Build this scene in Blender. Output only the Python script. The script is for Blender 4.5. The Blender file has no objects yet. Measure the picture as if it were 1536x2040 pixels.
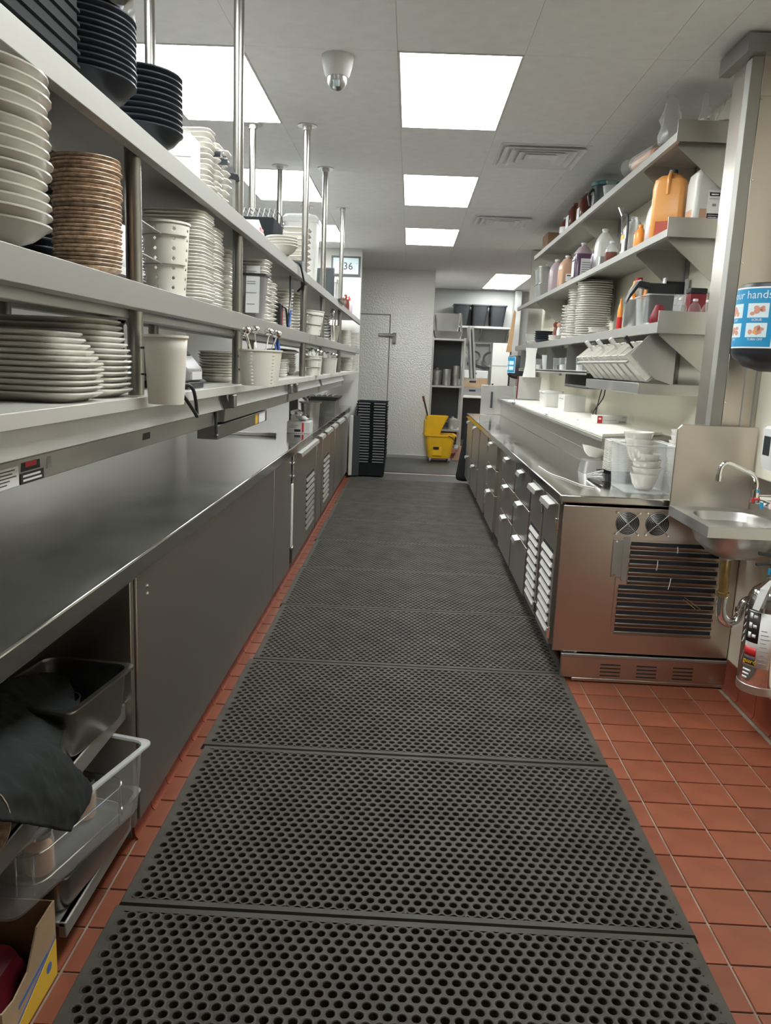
import bpy, bmesh, math, random
from mathutils import Vector, Matrix, Euler
random.seed(7)
PI = math.pi
S = bpy.context.scene
COL = S.collection
# ------------------------------------------------------------------ camera
F, YAW, PIT, ROL, H = 1577.03, -0.0228, 0.1857, 0.0421, 1.494
CEIL = 2.933
_fw = Vector((math.sin(YAW)*math.cos(PIT), math.cos(YAW)*math.cos(PIT), -math.sin(PIT)))
_r = Vector((math.cos(YAW), -math.sin(YAW), 0)); _u = _r.cross(_fw)
CR = _r*math.cos(ROL) + _u*math.sin(ROL)
CU = -_r*math.sin(ROL) + _u*math.cos(ROL)
cam = bpy.data.objects.new('camera', bpy.data.cameras.new('camera')); COL.objects.link(cam)
cam.data.sensor_fit = 'HORIZONTAL'; cam.data.sensor_width = 36; cam.data.lens = F/1536*36
cam.data.clip_start = 0.05; cam.data.clip_end = 60
m = Matrix.Identity(4)
for i in range(3):
    m[i][0], m[i][1], m[i][2] = CR[i], CU[i], -_fw[i]
m[2][3] = H
cam.matrix_world = m
S.camera = cam
# ------------------------------------------------------------------ world, exposure
w = bpy.data.worlds.new('world'); S.world = w; w.use_nodes = True
w.node_tree.nodes['Background'].inputs[0].default_value = (0.80, 0.88, 0.92, 1)
w.node_tree.nodes['Background'].inputs[1].default_value = 0.10
S.view_settings.view_transform = 'Standard'; S.view_settings.look = 'None'
S.view_settings.gamma = 1; S.view_settings.use_curve_mapping = False
S.view_settings.exposure = 1.3
LAMP = 8.4          # emission strength of the ceiling diffusers

def U(x, y, X=None, Y=None, Z=None):            # photo pixel -> point on a plane of the room
    d = CR*((x-768)/F) - CU*((y-1020)/F) + _fw
    t = X/d.x if X is not None else (Y/d.y if Y is not None else (Z-H)/d.z)
    q = d*t; q.z += H
    return q
# ------------------------------------------------------------------ materials
MATS = {}
def nodes_of(name):
    mt = bpy.data.materials.new(name); mt.use_nodes = True
    nt = mt.node_tree; b = nt.nodes['Principled BSDF']
    MATS[name] = mt
    return mt, nt, b
def mat(name, col, rough=0.5, metal=0.0, var=0.0, scale=8.0, bump=0.0, bscale=60.0, stretch=None, coat=0.0, trans=0.0, spec=0.5, rvar=0.0, orand=0.0, ior=1.45, alpha=1.0, sss=0.0):
    mt, nt, b = nodes_of(name)
    L = nt.links.new
    b.inputs['Base Color'].default_value = (*col, 1); b.inputs['Roughness'].default_value = rough
    b.inputs['Metallic'].default_value = metal; b.inputs['Coat Weight'].default_value = coat
    b.inputs['Transmission Weight'].default_value = trans; b.inputs['Specular IOR Level'].default_value = spec
    b.inputs['IOR'].default_value = ior; b.inputs['Alpha'].default_value = alpha
    tc = nt.nodes.new('ShaderNodeTexCoord'); mp = nt.nodes.new('ShaderNodeMapping')
    if stretch: mp.inputs['Scale'].default_value = stretch
    L(tc.outputs['Object'], mp.inputs['Vector'])
    if var or rvar:
        n = nt.nodes.new('ShaderNodeTexNoise'); n.inputs['Scale'].default_value = scale; n.inputs['Detail'].default_value = 5
        L(mp.outputs['Vector'], n.inputs['Vector'])
        if var:
            r = nt.nodes.new('ShaderNodeMapRange'); r.inputs['From Min'].default_value = .3; r.inputs['From Max'].default_value = .7
            r.inputs['To Min'].default_value = 1-var; r.inputs['To Max'].default_value = 1+var
            L(n.outputs['Fac'], r.inputs['Value'])
            mx = nt.nodes.new('ShaderNodeMix'); mx.data_type = 'RGBA'; mx.blend_type = 'MULTIPLY'; mx.inputs['Factor'].default_value = 1
            mx.inputs['A'].default_value = (*col, 1); L(r.outputs['Result'], mx.inputs['B']); out = mx.outputs['Result']
            if orand:
                oi = nt.nodes.new('ShaderNodeObjectInfo'); r2 = nt.nodes.new('ShaderNodeMapRange')
                r2.inputs['To Min'].default_value = 1-orand; r2.inputs['To Max'].default_value = 1+orand
                L(oi.outputs['Random'], r2.inputs['Value'])
                m2 = nt.nodes.new('ShaderNodeMix'); m2.data_type = 'RGBA'; m2.blend_type = 'MULTIPLY'; m2.inputs['Factor'].default_value = 1
                L(out, m2.inputs['A']); L(r2.outputs['Result'], m2.inputs['B']); out = m2.outputs['Result']
            L(out, b.inputs['Base Color'])
        if rvar:
            r3 = nt.nodes.new('ShaderNodeMapRange'); r3.inputs['From Min'].default_value = .3; r3.inputs['From Max'].default_value = .7
            r3.inputs['To Min'].default_value = max(.02, rough-rvar); r3.inputs['To Max'].default_value = rough+rvar
            L(n.outputs['Fac'], r3.inputs['Value']); L(r3.outputs['Result'], b.inputs['Roughness'])
    if bump:
        n2 = nt.nodes.new('ShaderNodeTexNoise'); n2.inputs['Scale'].default_value = bscale; n2.inputs['Detail'].default_value = 3
        L(mp.outputs['Vector'], n2.inputs['Vector'])
        bp = nt.nodes.new('ShaderNodeBump'); bp.inputs['Strength'].default_value = bump; bp.inputs['Distance'].default_value = .002
        L(n2.outputs['Fac'], bp.inputs['Height']); L(bp.outputs['Normal'], b.inputs['Normal'])
    return mt
def emis(name, col, st):
    mt, nt, b = nodes_of(name)
    b.inputs['Base Color'].default_value = (.9, .9, .9, 1)
    b.inputs['Emission Color'].default_value = (*col, 1); b.inputs['Emission Strength'].default_value = st
    return mt
def clear(name, tint, fac=.25, rough=.08):      # thin clear plastic: mostly see-through, some gloss and tint
    mt = bpy.data.materials.new(name); mt.use_nodes = True; MATS[name] = mt
    nt = mt.node_tree; b = nt.nodes['Principled BSDF']; o = nt.nodes['Material Output']
    b.inputs['Base Color'].default_value = (*tint, 1); b.inputs['Roughness'].default_value = rough; b.inputs['Specular IOR Level'].default_value = .8
    t = nt.nodes.new('ShaderNodeBsdfTransparent'); mx = nt.nodes.new('ShaderNodeMixShader')
    lw = nt.nodes.new('ShaderNodeLayerWeight'); lw.inputs['Blend'].default_value = .5
    pw = nt.nodes.new('ShaderNodeMath'); pw.operation = 'POWER'; pw.inputs[1].default_value = 3.5
    sc_ = nt.nodes.new('ShaderNodeMath'); sc_.operation = 'MULTIPLY_ADD'; sc_.inputs[1].default_value = .55; sc_.inputs[2].default_value = fac; sc_.use_clamp = True
    nt.links.new(lw.outputs['Facing'], pw.inputs[0]); nt.links.new(pw.outputs[0], sc_.inputs[0]); nt.links.new(sc_.outputs[0], mx.inputs[0])
    nt.links.new(t.outputs[0], mx.inputs[1]); nt.links.new(b.outputs[0], mx.inputs[2]); nt.links.new(mx.outputs[0], o.inputs[0])
    return mt
mat('steel', (.40, .39, .365), .60, 1, var=.06, scale=3, bump=.05, bscale=90, stretch=(1, .06, 1), rvar=.07)
mat('steel_top', (.54, .525, .495), .10, 1, var=.10, scale=2.2, bump=.14, bscale=2.0, rvar=.05)
mat('steel_panel', (.55, .50, .45), .30, 1, bump=.02, bscale=3)
mat('steel_post', (.34, .325, .30), .30, 1, var=.05, scale=4)
mat('steel_dark', (.36, .36, .35), .35, 1, var=.08, scale=5)
mat('steel_soft', (.58, .575, .555), .42, 1, var=.06, scale=4, rvar=.08)
mat('chrome', (.80, .80, .80), .10, 1)
mat('brass', (.62, .48, .22), .32, 1, var=.15, scale=20)
mat('lip_white', (.66, .64, .60), .38, .25)
mat('ceiling_panel', (.72, .725, .73), .75, 0, var=.04, scale=12, bump=.15, bscale=180)
mat('ceiling_grid', (.58, .575, .56), .7)
mat('wall_paint', (.87, .82, .68), .45, 0, var=.04, scale=1.5)
mat('wall_white', (.62, .61, .58), .55, 0, var=.04, scale=1.5)
mat('wall_brown', (.30, .27, .24), .6, 0, var=.05, scale=1.5)
mat('wall_grey', (.40, .40, .385), .5, 0, var=.08, scale=1.5)
mat('tile_red', (.20, .056, .027), .46, 0, var=.14, scale=9, bump=.12, bscale=45, orand=.14, rvar=.08)
mat('grout', (.26, .215, .165), .85, 0, var=.25, scale=14)
mat('tile_base', (.22, .050, .026), .40, 0, var=.18, scale=6, orand=.1)
mat('rubber', (.047, .041, .032), .62, 0, var=.30, scale=7, bump=.2, bscale=120)
mat('rubber_far', (.055, .053, .050), .6, 0, var=.25, scale=5)
mat('ceramic', (.74, .71, .65), .22, 0, var=.03, scale=6, coat=.3)
mat('ceramic_brown', (.55, .40, .28), .35, 0, var=.5, scale=60, orand=.35)
mat('ceramic_black', (.035, .042, .055), .38, 0, var=.1)
mat('ceramic_rim', (.40, .43, .45), .35)
mat('plastic_white', (.74, .71, .64), .38, 0, var=.05, scale=6)
mat('plastic_grey', (.27, .26, .27), .30, 0)
mat('plastic_black', (.022, .024, .027), .42, 0)
mat('plastic_dark', (.05, .055, .06), .35, 0)
mat('crate', (.012, .015, .017), .7, 0, var=.15, spec=.25)
mat('cloth_black', (.005, .007, .007), .85, 0, var=.25, scale=14, bump=.3, bscale=300)
mat('cloth_white', (.80, .78, .74), .85, 0, bump=.3, bscale=200)
mat('card', (.42, .29, .18), .8, 0, var=.12, scale=10)
mat('card_in', (.30, .19, .11), .85, 0, var=.12, scale=10)
mat('box_white', (.62, .61, .60), .55, 0)
mat('post_brown', (.09, .08, .07), .4, .3)
mat('yellow', (.80, .47, .02), .38, 0, var=.05)
mat('yellow_print', (.78, .50, .05), .55)
mat('blue_print', (.10, .16, .38), .55)
mat('red', (.55, .03, .03), .35)
mat('red_dark', (.22, .02, .03), .35)
mat('label_blue', (.02, .26, .50), .4)
mat('label_pale', (.62, .74, .78), .4)
mat('label_white', (.80, .80, .80), .45)
mat('ink_black', (.02, .02, .02), .5)
mat('ink_grey', (.30, .30, .30), .5)
mat('skin_print', (.62, .28, .20), .5)
mat('purple_print', (.13, .05, .17), .45)
mat('orange', (.85, .30, .05), .3)
mat('orange_jug', (.80, .36, .10), .28, 0, var=.05)
mat('milky', (.66, .65, .62), .32, 0, var=.04)
mat('sauce_red', (.45, .06, .02), .3)
mat('sauce_brown', (.16, .05, .035), .2)
mat('juice_purple', (.12, .07, .12), .2)
mat('juice_mauve', (.42, .33, .36), .3)
mat('juice_pink', (.52, .32, .24), .3)
mat('juice_tan', (.55, .33, .22), .3)
mat('wood', (.58, .36, .19), .5, 0, var=.15, scale=5, stretch=(8, 8, 1))
mat('wood_dark', (.20, .06, .04), .35, 0, var=.15)
mat('teal', (.05, .20, .22), .4)
mat('green', (.06, .30, .18), .4)
mat('blue_cord', (.03, .10, .38), .4)
mat('board_white', (.80, .78, .70), .5, 0, var=.03)
clear('clear_plastic', (.75, .77, .77), .07)
clear('clear_cloudy', (.72, .73, .72), .42, .25)
clear('clear_bag', (.75, .75, .74), .16, .15)
clear('glass', (.8, .82, .82), .07, .04)
emis('diffuser', (.955, 1.0, .985), LAMP)
# embossed (stucco) aluminium of the walk-in box
mt, nt, b = nodes_of('embossed')
b.inputs['Base Color'].default_value = (.76, .75, .71, 1); b.inputs['Metallic'].default_value = .5; b.inputs['Roughness'].default_value = .42
tc = nt.nodes.new('ShaderNodeTexCoord'); v = nt.nodes.new('ShaderNodeTexVoronoi'); v.inputs['Scale'].default_value = 48
bp = nt.nodes.new('ShaderNodeBump'); bp.inputs['Strength'].default_value = .4; bp.inputs['Distance'].default_value = .006
nt.links.new(tc.outputs['Object'], v.inputs['Vector']); nt.links.new(v.outputs['Distance'], bp.inputs['Height']); nt.links.new(bp.outputs['Normal'], b.inputs['Normal'])

# ------------------------------------------------------------------ mesh helpers
class MB:
    def __init__(s): s.v = []; s.f = []
    def add(s, v, f):
        o = len(s.v); s.v += [tuple(p) for p in v]; s.f += [tuple(i+o for i in q) for q in f]; return s
    def box(s, x0, x1, y0, y1, z0, z1):
        return s.add([(x0,y0,z0),(x1,y0,z0),(x1,y1,z0),(x0,y1,z0),(x0,y0,z1),(x1,y0,z1),(x1,y1,z1),(x0,y1,z1)],
                     [(0,3,2,1),(4,5,6,7),(0,1,5,4),(1,2,6,5),(2,3,7,6),(3,0,4,7)])
    def cbox(s, c, d, M=None):      # centred box with an optional 3x3 rotation
        v = [Vector((sx*d[0]/2, sy*d[1]/2, sz*d[2]/2)) for sz in (-1,1) for sx, sy in ((-1,-1),(1,-1),(1,1),(-1,1))]
        if M is not None: v = [M @ q for q in v]
        return s.add([q+Vector(c) for q in v], [(0,3,2,1),(4,5,6,7),(0,1,5,4),(1,2,6,5),(2,3,7,6),(3,0,4,7)])
    def prism(s, pts, a0, a1, ax):
        n = len(pts)
        def P(p, a): return {'x': (a, p[0], p[1]), 'y': (p[0], a, p[1]), 'z': (p[0], p[1], a)}[ax]
        return s.add([P(p, a0) for p in pts]+[P(p, a1) for p in pts],
                     [tuple(range(n))[::-1], tuple(range(n, 2*n))]+[(i, (i+1)%n, n+(i+1)%n, n+i) for i in range(n)])
    def cyl(s, p0, p1, r0, r1=None, n=14, cap=True):
        p0, p1 = Vector(p0), Vector(p1); r1 = r0 if r1 is None else r1
        d = (p1-p0).normalized(); a = d.orthogonal().normalized(); b2 = d.cross(a)
        v = []
        for p, r in ((p0, r0), (p1, r1)):
            v += [p+(a*math.cos(2*PI*i/n)+b2*math.sin(2*PI*i/n))*r for i in range(n)]
        f = [(i, (i+1)%n, n+(i+1)%n, n+i) for i in range(n)]
        if cap: f += [tuple(range(n))[::-1], tuple(range(n, 2*n))]
        return s.add(v, f)
    def lathe(s, prof, n=24, c=(0,0,0), sx=1.0, sy=1.0, caps=True):
        v = []; f = []
        for r, z in prof:
            v += [(c[0]+r*sx*math.cos(2*PI*i/n), c[1]+r*sy*math.sin(2*PI*i/n), c[2]+z) for i in range(n)]
        for k in range(len(prof)-1):
            f += [(k*n+i, k*n+(i+1)%n, (k+1)*n+(i+1)%n, (k+1)*n+i) for i in range(n)]
        if caps: f += [tuple(range(n))[::-1], tuple(range((len(prof)-1)*n, len(prof)*n))]
        return s.add(v, f)
    def loft(s, rings, caps=True):
        n = len(rings[0]); v = [p for r in rings for p in r]; f = []
        for k in range(len(rings)-1):
            f += [(k*n+i, k*n+(i+1)%n, (k+1)*n+(i+1)%n, (k+1)*n+i) for i in range(n)]
        if caps: f += [tuple(range(n))[::-1], tuple(range((len(rings)-1)*n, len(rings)*n))]
        return s.add(v, f)
    def tube(s, pts, r, n=7):
        pts = [Vector(p) for p in pts]; rings = []; prev = None
        for i, p in enumerate(pts):
            d = (pts[min(i+1, len(pts)-1)]-pts[max(i-1, 0)]).normalized()
            a = d.orthogonal().normalized() if prev is None else (prev-d*prev.dot(d)).normalized()
            prev = a; b2 = d.cross(a)
            rings.append([p+(a*math.cos(2*PI*k/n)+b2*math.sin(2*PI*k/n))*r for k in range(n)])
        return s.loft(rings)
    def mesh(s, name, m, smooth=True):
        me = bpy.data.meshes.new(name); me.from_pydata(s.v, [], s.f)
        bm = bmesh.new(); bm.from_mesh(me); bmesh.ops.recalc_face_normals(bm, faces=bm.faces); bm.to_mesh(me); bm.free()
        if m: me.materials.append(MATS[m])
        if smooth:
            me.polygons.foreach_set('use_smooth', [True]*len(me.polygons)); me.set_sharp_from_angle(angle=.62)
        return me
def rrect(cx, cy, w, d, r, z, k=4):     # rounded rectangle ring
    out = []
    for (sx, sy, a0) in ((1,1,0),(-1,1,PI/2),(-1,-1,PI),(1,-1,1.5*PI)):
        for i in range(k+1):
            a = a0+PI/2*i/k
            out.append((cx+sx*(w/2-r)+r*math.cos(a), cy+sy*(d/2-r)+r*math.sin(a), z))
    return out
def bez(pts, n=10):                     # Catmull-Rom path through points
    P = [Vector(p) for p in pts]; P = [P[0]*2-P[1]]+P+[P[-1]*2-P[-2]]; out = []
    for i in range(1, len(P)-2):
        for k in range(n):
            t = k/n
            out.append(.5*((2*P[i])+(P[i+1]-P[i-1])*t+(2*P[i-1]-5*P[i]+4*P[i+1]-P[i+2])*t*t+(3*P[i]-P[i-1]-3*P[i+1]+P[i+2])*t**3))
    out.append(P[-2]); return out
def obj(name, g, m=None, parent=None, loc=None, rot=None, bevel=0, kind=None, label=None):
    me = g.mesh(name, m) if isinstance(g, MB) else g
    o = bpy.data.objects.new(name, me); COL.objects.link(o)
    if parent is not None: o.parent = parent
    if loc is not None: o.location = loc
    if rot is not None: o.rotation_euler = rot
    if bevel:
        b = o.modifiers.new('bevel', 'BEVEL'); b.width = bevel; b.segments = 2; b.limit_method = 'ANGLE'; b.angle_limit = .7
    if kind: o['kind'] = kind
    if label: o['label'] = label
    return o
def tag(o, label, cat, group=None):
    o['label'] = label; o['category'] = cat
    if group: o['group'] = group
    return o
def thing(name, label, cat, loc=(0,0,0), rot=(0,0,0), group=None):
    o = bpy.data.objects.new(name, None); COL.objects.link(o); o.empty_display_size = .05
    o.location = loc; o.rotation_euler = rot
    return tag(o, label, cat, group)
def struct(name, g, m=None, parent=None, bevel=0):
    return obj(name, g, m, parent, bevel=bevel, kind='structure')
def copy_tree(o, parent=None):
    c = o.copy(); COL.objects.link(c)
    if parent is not None: c.parent = parent
    for ch in list(o.children): copy_tree(ch, c)
    return c
ONES = ['', 'first','second','third','fourth','fifth','sixth','seventh','eighth','ninth','tenth','eleventh','twelfth','thirteenth','fourteenth','fifteenth','sixteenth','seventeenth','eighteenth','nineteenth']
def ordn(k):
    if k < 20: return ONES[k]
    t = {2:'twent', 3:'thirt', 4:'fort'}[k//10]
    return t+('ieth' if k % 10 == 0 else 'y-'+ONES[k % 10])
def text(s, size, m, parent, loc, rot, name='lettering', extr=.0004, align='LEFT', sx=1.0):
    cu = bpy.data.curves.new(name, 'FONT'); cu.body = s; cu.size = size; cu.extrude = extr; cu.align_x = align; cu.resolution_u = 2
    tmp = bpy.data.objects.new('tmp', cu); COL.objects.link(tmp)
    dg = bpy.context.evaluated_depsgraph_get()
    me = bpy.data.meshes.new_from_object(tmp.evaluated_get(dg)); bpy.data.objects.remove(tmp)
    me.materials.clear(); me.materials.append(MATS[m])
    o = bpy.data.objects.new(name, me); COL.objects.link(o); o.parent = parent; o.location = loc; o.rotation_euler = rot; o.scale = (sx, 1, 1)
    return o
# ================================================================== room shell
YN, YB, XL, XR = -1.6, 15.6, -3.0, 1.61       # near wall, back wall, far left wall, right wall
floor = struct('floor', MB().box(XL, 3.3, YN, YB, -.08, -.005), 'grout')
# quarry tiles: single pieces where the photo shows them, one joined piece under the mats and far away
TP, TQ = .1685, .1555
tile_me = MB()
a, bq, h = TP/2-.003, TQ/2-.003, .006
tile_me.add([(-a,-bq,-h),(a,-bq,-h),(a,bq,-h),(-a,bq,-h),(-a+.0012,-bq+.0012,0),(a-.0012,-bq+.0012,0),(a-.0012,bq-.0012,0),(-a+.0012,bq-.0012,0)],
            [(4,5,6,7),(0,1,5,4),(1,2,6,5),(2,3,7,6),(3,0,4,7),(0,3,2,1)])
tile_mesh = tile_me.mesh('tile', 'tile_red', smooth=False)
rest = MB(); nt_ = 0
for i in range(-13, 4):
    for j in range(-22, 84):
        x = 1.0685+TP*(i+.5); y = 2.604+TQ*(j+.5)
        if x < -1.15 or x > 1.62 or y < -.6: continue
        xx = min(x, 1.61-a)
        vis = (x > .80 and 1.2 < y < 3.75) or (-.95 < x < -.70 and 1.2 < y < 4.2)
        z = random.uniform(-.0006, .0004)
        if vis and nt_ < 290:
            o = obj('tile', tile_mesh, parent=floor, loc=(x, y, z), rot=(random.uniform(-.003,.003), random.uniform(-.003,.003), 0)); nt_ += 1
        elif y < 15.4:
            rest.add([(q[0]+x, q[1]+y, q[2]+z) for q in tile_me.v], tile_me.f[:5])
obj('tile_field', rest.mesh('tile_field', 'tile_red', smooth=False), parent=floor, kind='stuff')
# walls
struct('wall_left', MB().box(XL-.1, XL, YN, 10.72, 0, CEIL+.05), 'wall_white')
struct('wall_near', MB().box(XL-.1, 3.3, YN-.1, YN, 0, CEIL+.05), 'wall_brown')
wr = struct('wall_right', MB().box(XR, XR+.14, YN, 10.35, 0, CEIL+.05), 'wall_paint')
struct('wall_back', MB().box(-.9, 3.3, YB, YB+.1, 0, CEIL+.05), 'wall_grey')
struct('wall_corridor', MB().box(3.2, 3.3, 10.35, YB, 0, CEIL+.05), 'wall_white')
struct('wall_corridor_return', MB().box(XR+.14, 3.3, 10.25, 10.35, 0, CEIL+.05), 'wall_white')
struct('wall_end', MB().box(XL-.1, -.69, 10.72, 10.86, 0, CEIL+.05), 'wall_white')
# right-hand wall end trim at the far end of the shelves
struct('trim_1', MB().box(1.44, XR, 10.16, 10.24, 0, CEIL-.012), 'steel_soft')
# stainless column standing at the near end of the right-hand wall shelves
colm = struct('wall_column', MB().box(1.41, XR-.001, 3.735, 3.95, .921, CEIL), 'steel_panel', bevel=.004)
for z0, z1 in ((.93, 1.60), (1.605, 1.68), (1.685, 2.69), (2.695, 2.86)):
    obj('panel', MB().box(1.455, XR-.002, 3.731, 3.735, z0, z1), 'steel_panel', colm, bevel=.001)
obj('corner_guard', MB().box(1.402, 1.452, 3.729, 3.735, .93, CEIL-.09).box(1.402, 1.41, 3.735, 3.79, .93, CEIL-.09), 'steel', colm, bevel=.001)
obj('ceiling_collar', MB().box(1.36, XR-.002, 3.68, 3.735, CEIL-.085, CEIL-.012).box(1.36, 1.41, 3.735, 4.0, CEIL-.085, CEIL-.012), 'steel_dark', colm)
obj('joint_strip', MB().box(1.535, 1.540, 3.728, 3.731, .93, 1.6).box(1.585, 1.592, 3.728, 3.731, .93, 1.6), 'ink_grey', colm)
sc = MB()
for z in (1.30, 1.46, 1.60, 1.69, 2.0, 2.35, 2.68): sc.lathe([(.0, -.0), (.005, .0), (.004, .003), (0, .004)], 8, (0, 0, z))
sm = MB()
for z in (1.38, 1.60, 1.69, 2.0, 2.35, 2.68): sm.cyl((1.463, 3.731, z), (1.463, 3.727, z), .005, .003, 8)
obj('screw', sm, 'chrome', colm)
# walk-in box: embossed metal front and side, with the door outline and latch
wi = struct('wall_cooler', MB().box(-.9, .335, 12.80, 13.0, 0, CEIL), 'embossed')
obj('side_wall', MB().box(.235, .335, 13.0, YB, 0, CEIL), 'embossed', wi)
dtr = struct('door_1', MB().box(-.9, -.352, 12.775, 12.80, .06, 2.235), 'embossed', bevel=.006)
obj('door_gasket', MB().box(-.352, -.335, 12.785, 12.80, .06, 2.25).box(-.9, -.352, 12.785, 12.80, 2.235, 2.25), 'ink_grey', dtr)
lt = MB().box(-.52, -.26, 12.70, 12.775, 1.905, 1.955).box(-.30, -.235, 12.72, 12.80, 1.80, 1.97)
obj('latch_handle', lt, 'chrome', dtr, bevel=.012)
struct('trim_2', MB().box(-.9, .335, 12.772, 12.80, .0, .05), 'steel_soft')
struct('trim_3', MB().box(-.69, .86, 10.80, 10.86, 0.0, .010), 'steel_soft')     # threshold strip
# tile cove base under the cabinets and along the right wall
def cove(name, x, y0, y1, h, side, n):
    g = struct(name, MB().box(min(x, x+side*.03), max(x, x+side*.03), y0, y1, 0.001, h-.004), 'grout')
    d = (y1-y0)/n
    tm = MB().prism([(0, .001), (-side*.020, .001), (-side*.012, .008), (-side*.008, .02), (-side*.008, h), (0, h)], -d/2+.0025, d/2-.0025, 'y').mesh('base_tile', 'tile_base')
    for k in range(n): obj('base_tile', tm, parent=g, loc=(x, y0+d*(k+.5), 0))
cove('baseboard_right', XR, .9, 3.70, .15, 1, 16)
cove('baseboard_cabinet_right', .86, 4.66, 10.0, .11, 1, 32)
cove('baseboard_cabinet_left', -.80, 2.22, 10.4, .075, -1, 50)
# ------------------------------------------------------------------ ceiling: slab, lay-in panels, troffers
ceil = struct('ceiling', MB().box(XL-.1, 3.3, YN-.1, YB+.1, CEIL+.035, CEIL+.10), 'ceiling_grid')
obj('grid', MB().box(XL, 3.2, YN, YB, CEIL+.004, CEIL+.03), 'ceiling_grid', ceil)
xe = [-2.99, -2.67, -2.06, -1.456, -.861, -.126, .469, 1.08, 1.265, 1.86, 2.47, 3.19]
ye = [4.042+1.219*k for k in range(-4, 9)]; ye = [YN+.01]+[y for y in ye if y > YN+.2]+[15.0, YB-.01]
RL = [(-.126, .469, 4.042+2.438*k) for k in (-1, 0, 1, 2)]
LL = [(-1.456, -.861, 4.042+2.438*k) for k in (-1, 0, 1, 2)]
FL = [(1.265, 1.86, 12.84), (1.265, 1.86, 14.06)]
def is_light(x, y):
    return any(x0 < x < x1 and y0 < y < y0+1.2 for x0, x1, y0 in RL+LL+FL)
pc = {}
for i in range(len(xe)-1):
    for j in range(len(ye)-1):
        x0, x1, y0, y1 = xe[i], xe[i+1], ye[j], ye[j+1]
        if i == 8 and y0 > 12.5: continue
        if is_light((x0+x1)/2, (y0+y1)/2): continue
        key = (round(x1-x0, 3), round(y1-y0, 3))
        if key not in pc:
            pc[key] = MB().box(-key[0]/2+.0008, key[0]/2-.0008, -key[1]/2+.0008, key[1]/2-.0008, 0, .012).mesh('ceiling_tile', 'ceiling_panel', smooth=False)
        obj('ceiling_tile', pc[key], parent=ceil, loc=((x0+x1)/2, (y0+y1)/2, CEIL))
obj('ceiling_tile', MB().box(1.267, 1.858, 12.578, 12.838, CEIL, CEIL+.012), 'ceiling_panel', ceil)
def troffer(x0, x1, y0, label, L=1.219):
    t = thing('ceiling_light', label, 'ceiling light', ((x0+x1)/2, y0+L/2, CEIL), group='recessed ceiling lights')
    wx, wy = (x1-x0)/2-.001, L/2-.001
    fr = MB()
    for (a0, a1, b0, b1) in ((-wx, wx, -wy, -wy+.014), (-wx, wx, wy-.014, wy), (-wx, -wx+.01, -wy+.014, wy-.014), (wx-.01, wx, -wy+.014, wy-.014)):
        fr.box(a0, a1, b0, b1, -.003, .02)
    obj('frame', fr, 'ceiling_grid', t)
    obj('diffuser', MB().box(-wx+.01, wx-.01, -wy+.014, wy-.014, .001, .006), 'diffuser', t)
names = ['overhead panel before the dome camera, above the near rubber mats', 'large rectangular ceiling light just right of the dome camera', 'second ceiling light over the aisle, beyond the dome camera', 'smallest of the three ceiling lights over the aisle']
for (x0, x1, y0), n in zip(RL, names): troffer(x0, x1, y0, n)
names = ['overhead panel above the near end of the left shelves', 'largest ceiling light behind the near steel poles on the left', 'ceiling light crossed by three steel poles on the left', 'small ceiling light behind the farthest steel pole on the left']
for (x0, x1, y0), n in zip(LL, names): troffer(x0, x1, y0, n)
for (x0, x1, y0), n in zip(FL, ['nearer half of the ceiling light above the back storage corner', 'farther half of the ceiling light above the back storage corner']): troffer(x0, x1, y0, n)
# air diffusers: stepped square louvres
def vent(c, label, s=.585):
    t = thing('ceiling_vent', label, 'air vent', (c.x, c.y, CEIL), group='ceiling air vents')
    obj('plate', MB().box(-s/2, s/2, -s/2, s/2, -.004, -.0005), 'ceiling_panel', t)
    for k, q in enumerate((.50, .40, .30, .20)):
        g = MB(); r1 = q*s*.92; r0 = r1-.030; z1 = -.004; z0 = -.024
        ring = lambda r, z: [(-r,-r,z),(r,-r,z),(r,r,z),(-r,r,z)]
        g.loft([ring(r0, z1), ring(r1, z0), ring(r1-.004, z0-.002), ring(r0-.004, z1)], caps=False)
        obj('louvre', g, 'ceiling_panel', t)
vent(U(1076, 310, Z=CEIL), 'square ceiling air vent nearer to the camera')
vent(U(1000, 440, Z=CEIL), 'square ceiling air vent farther away, above the right shelves')
# dome camera
c = U(673, 112, Z=CEIL); t = thing('dome_camera', 'white dome security camera on the ceiling', 'camera', (c.x, c.y, CEIL))
obj('housing', MB().lathe([(.078, 0), (.078, -.012), (.070, -.05), (.060, -.085), (.052, -.095), (.045, -.095), (.045, -.06)], 28), 'box_white', t)
obj('dome', MB().lathe([(.048, -.094), (.047, -.115), (.040, -.133), (.028, -.146), (.012, -.153), (.001, -.154)], 24), 'steel_dark', t)
obj('lens_window', MB().cbox((0, -.030, -.125), (.030, .03, .03), Euler((.6,0,0)).to_matrix()), 'label_pale', t, bevel=.004)
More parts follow.
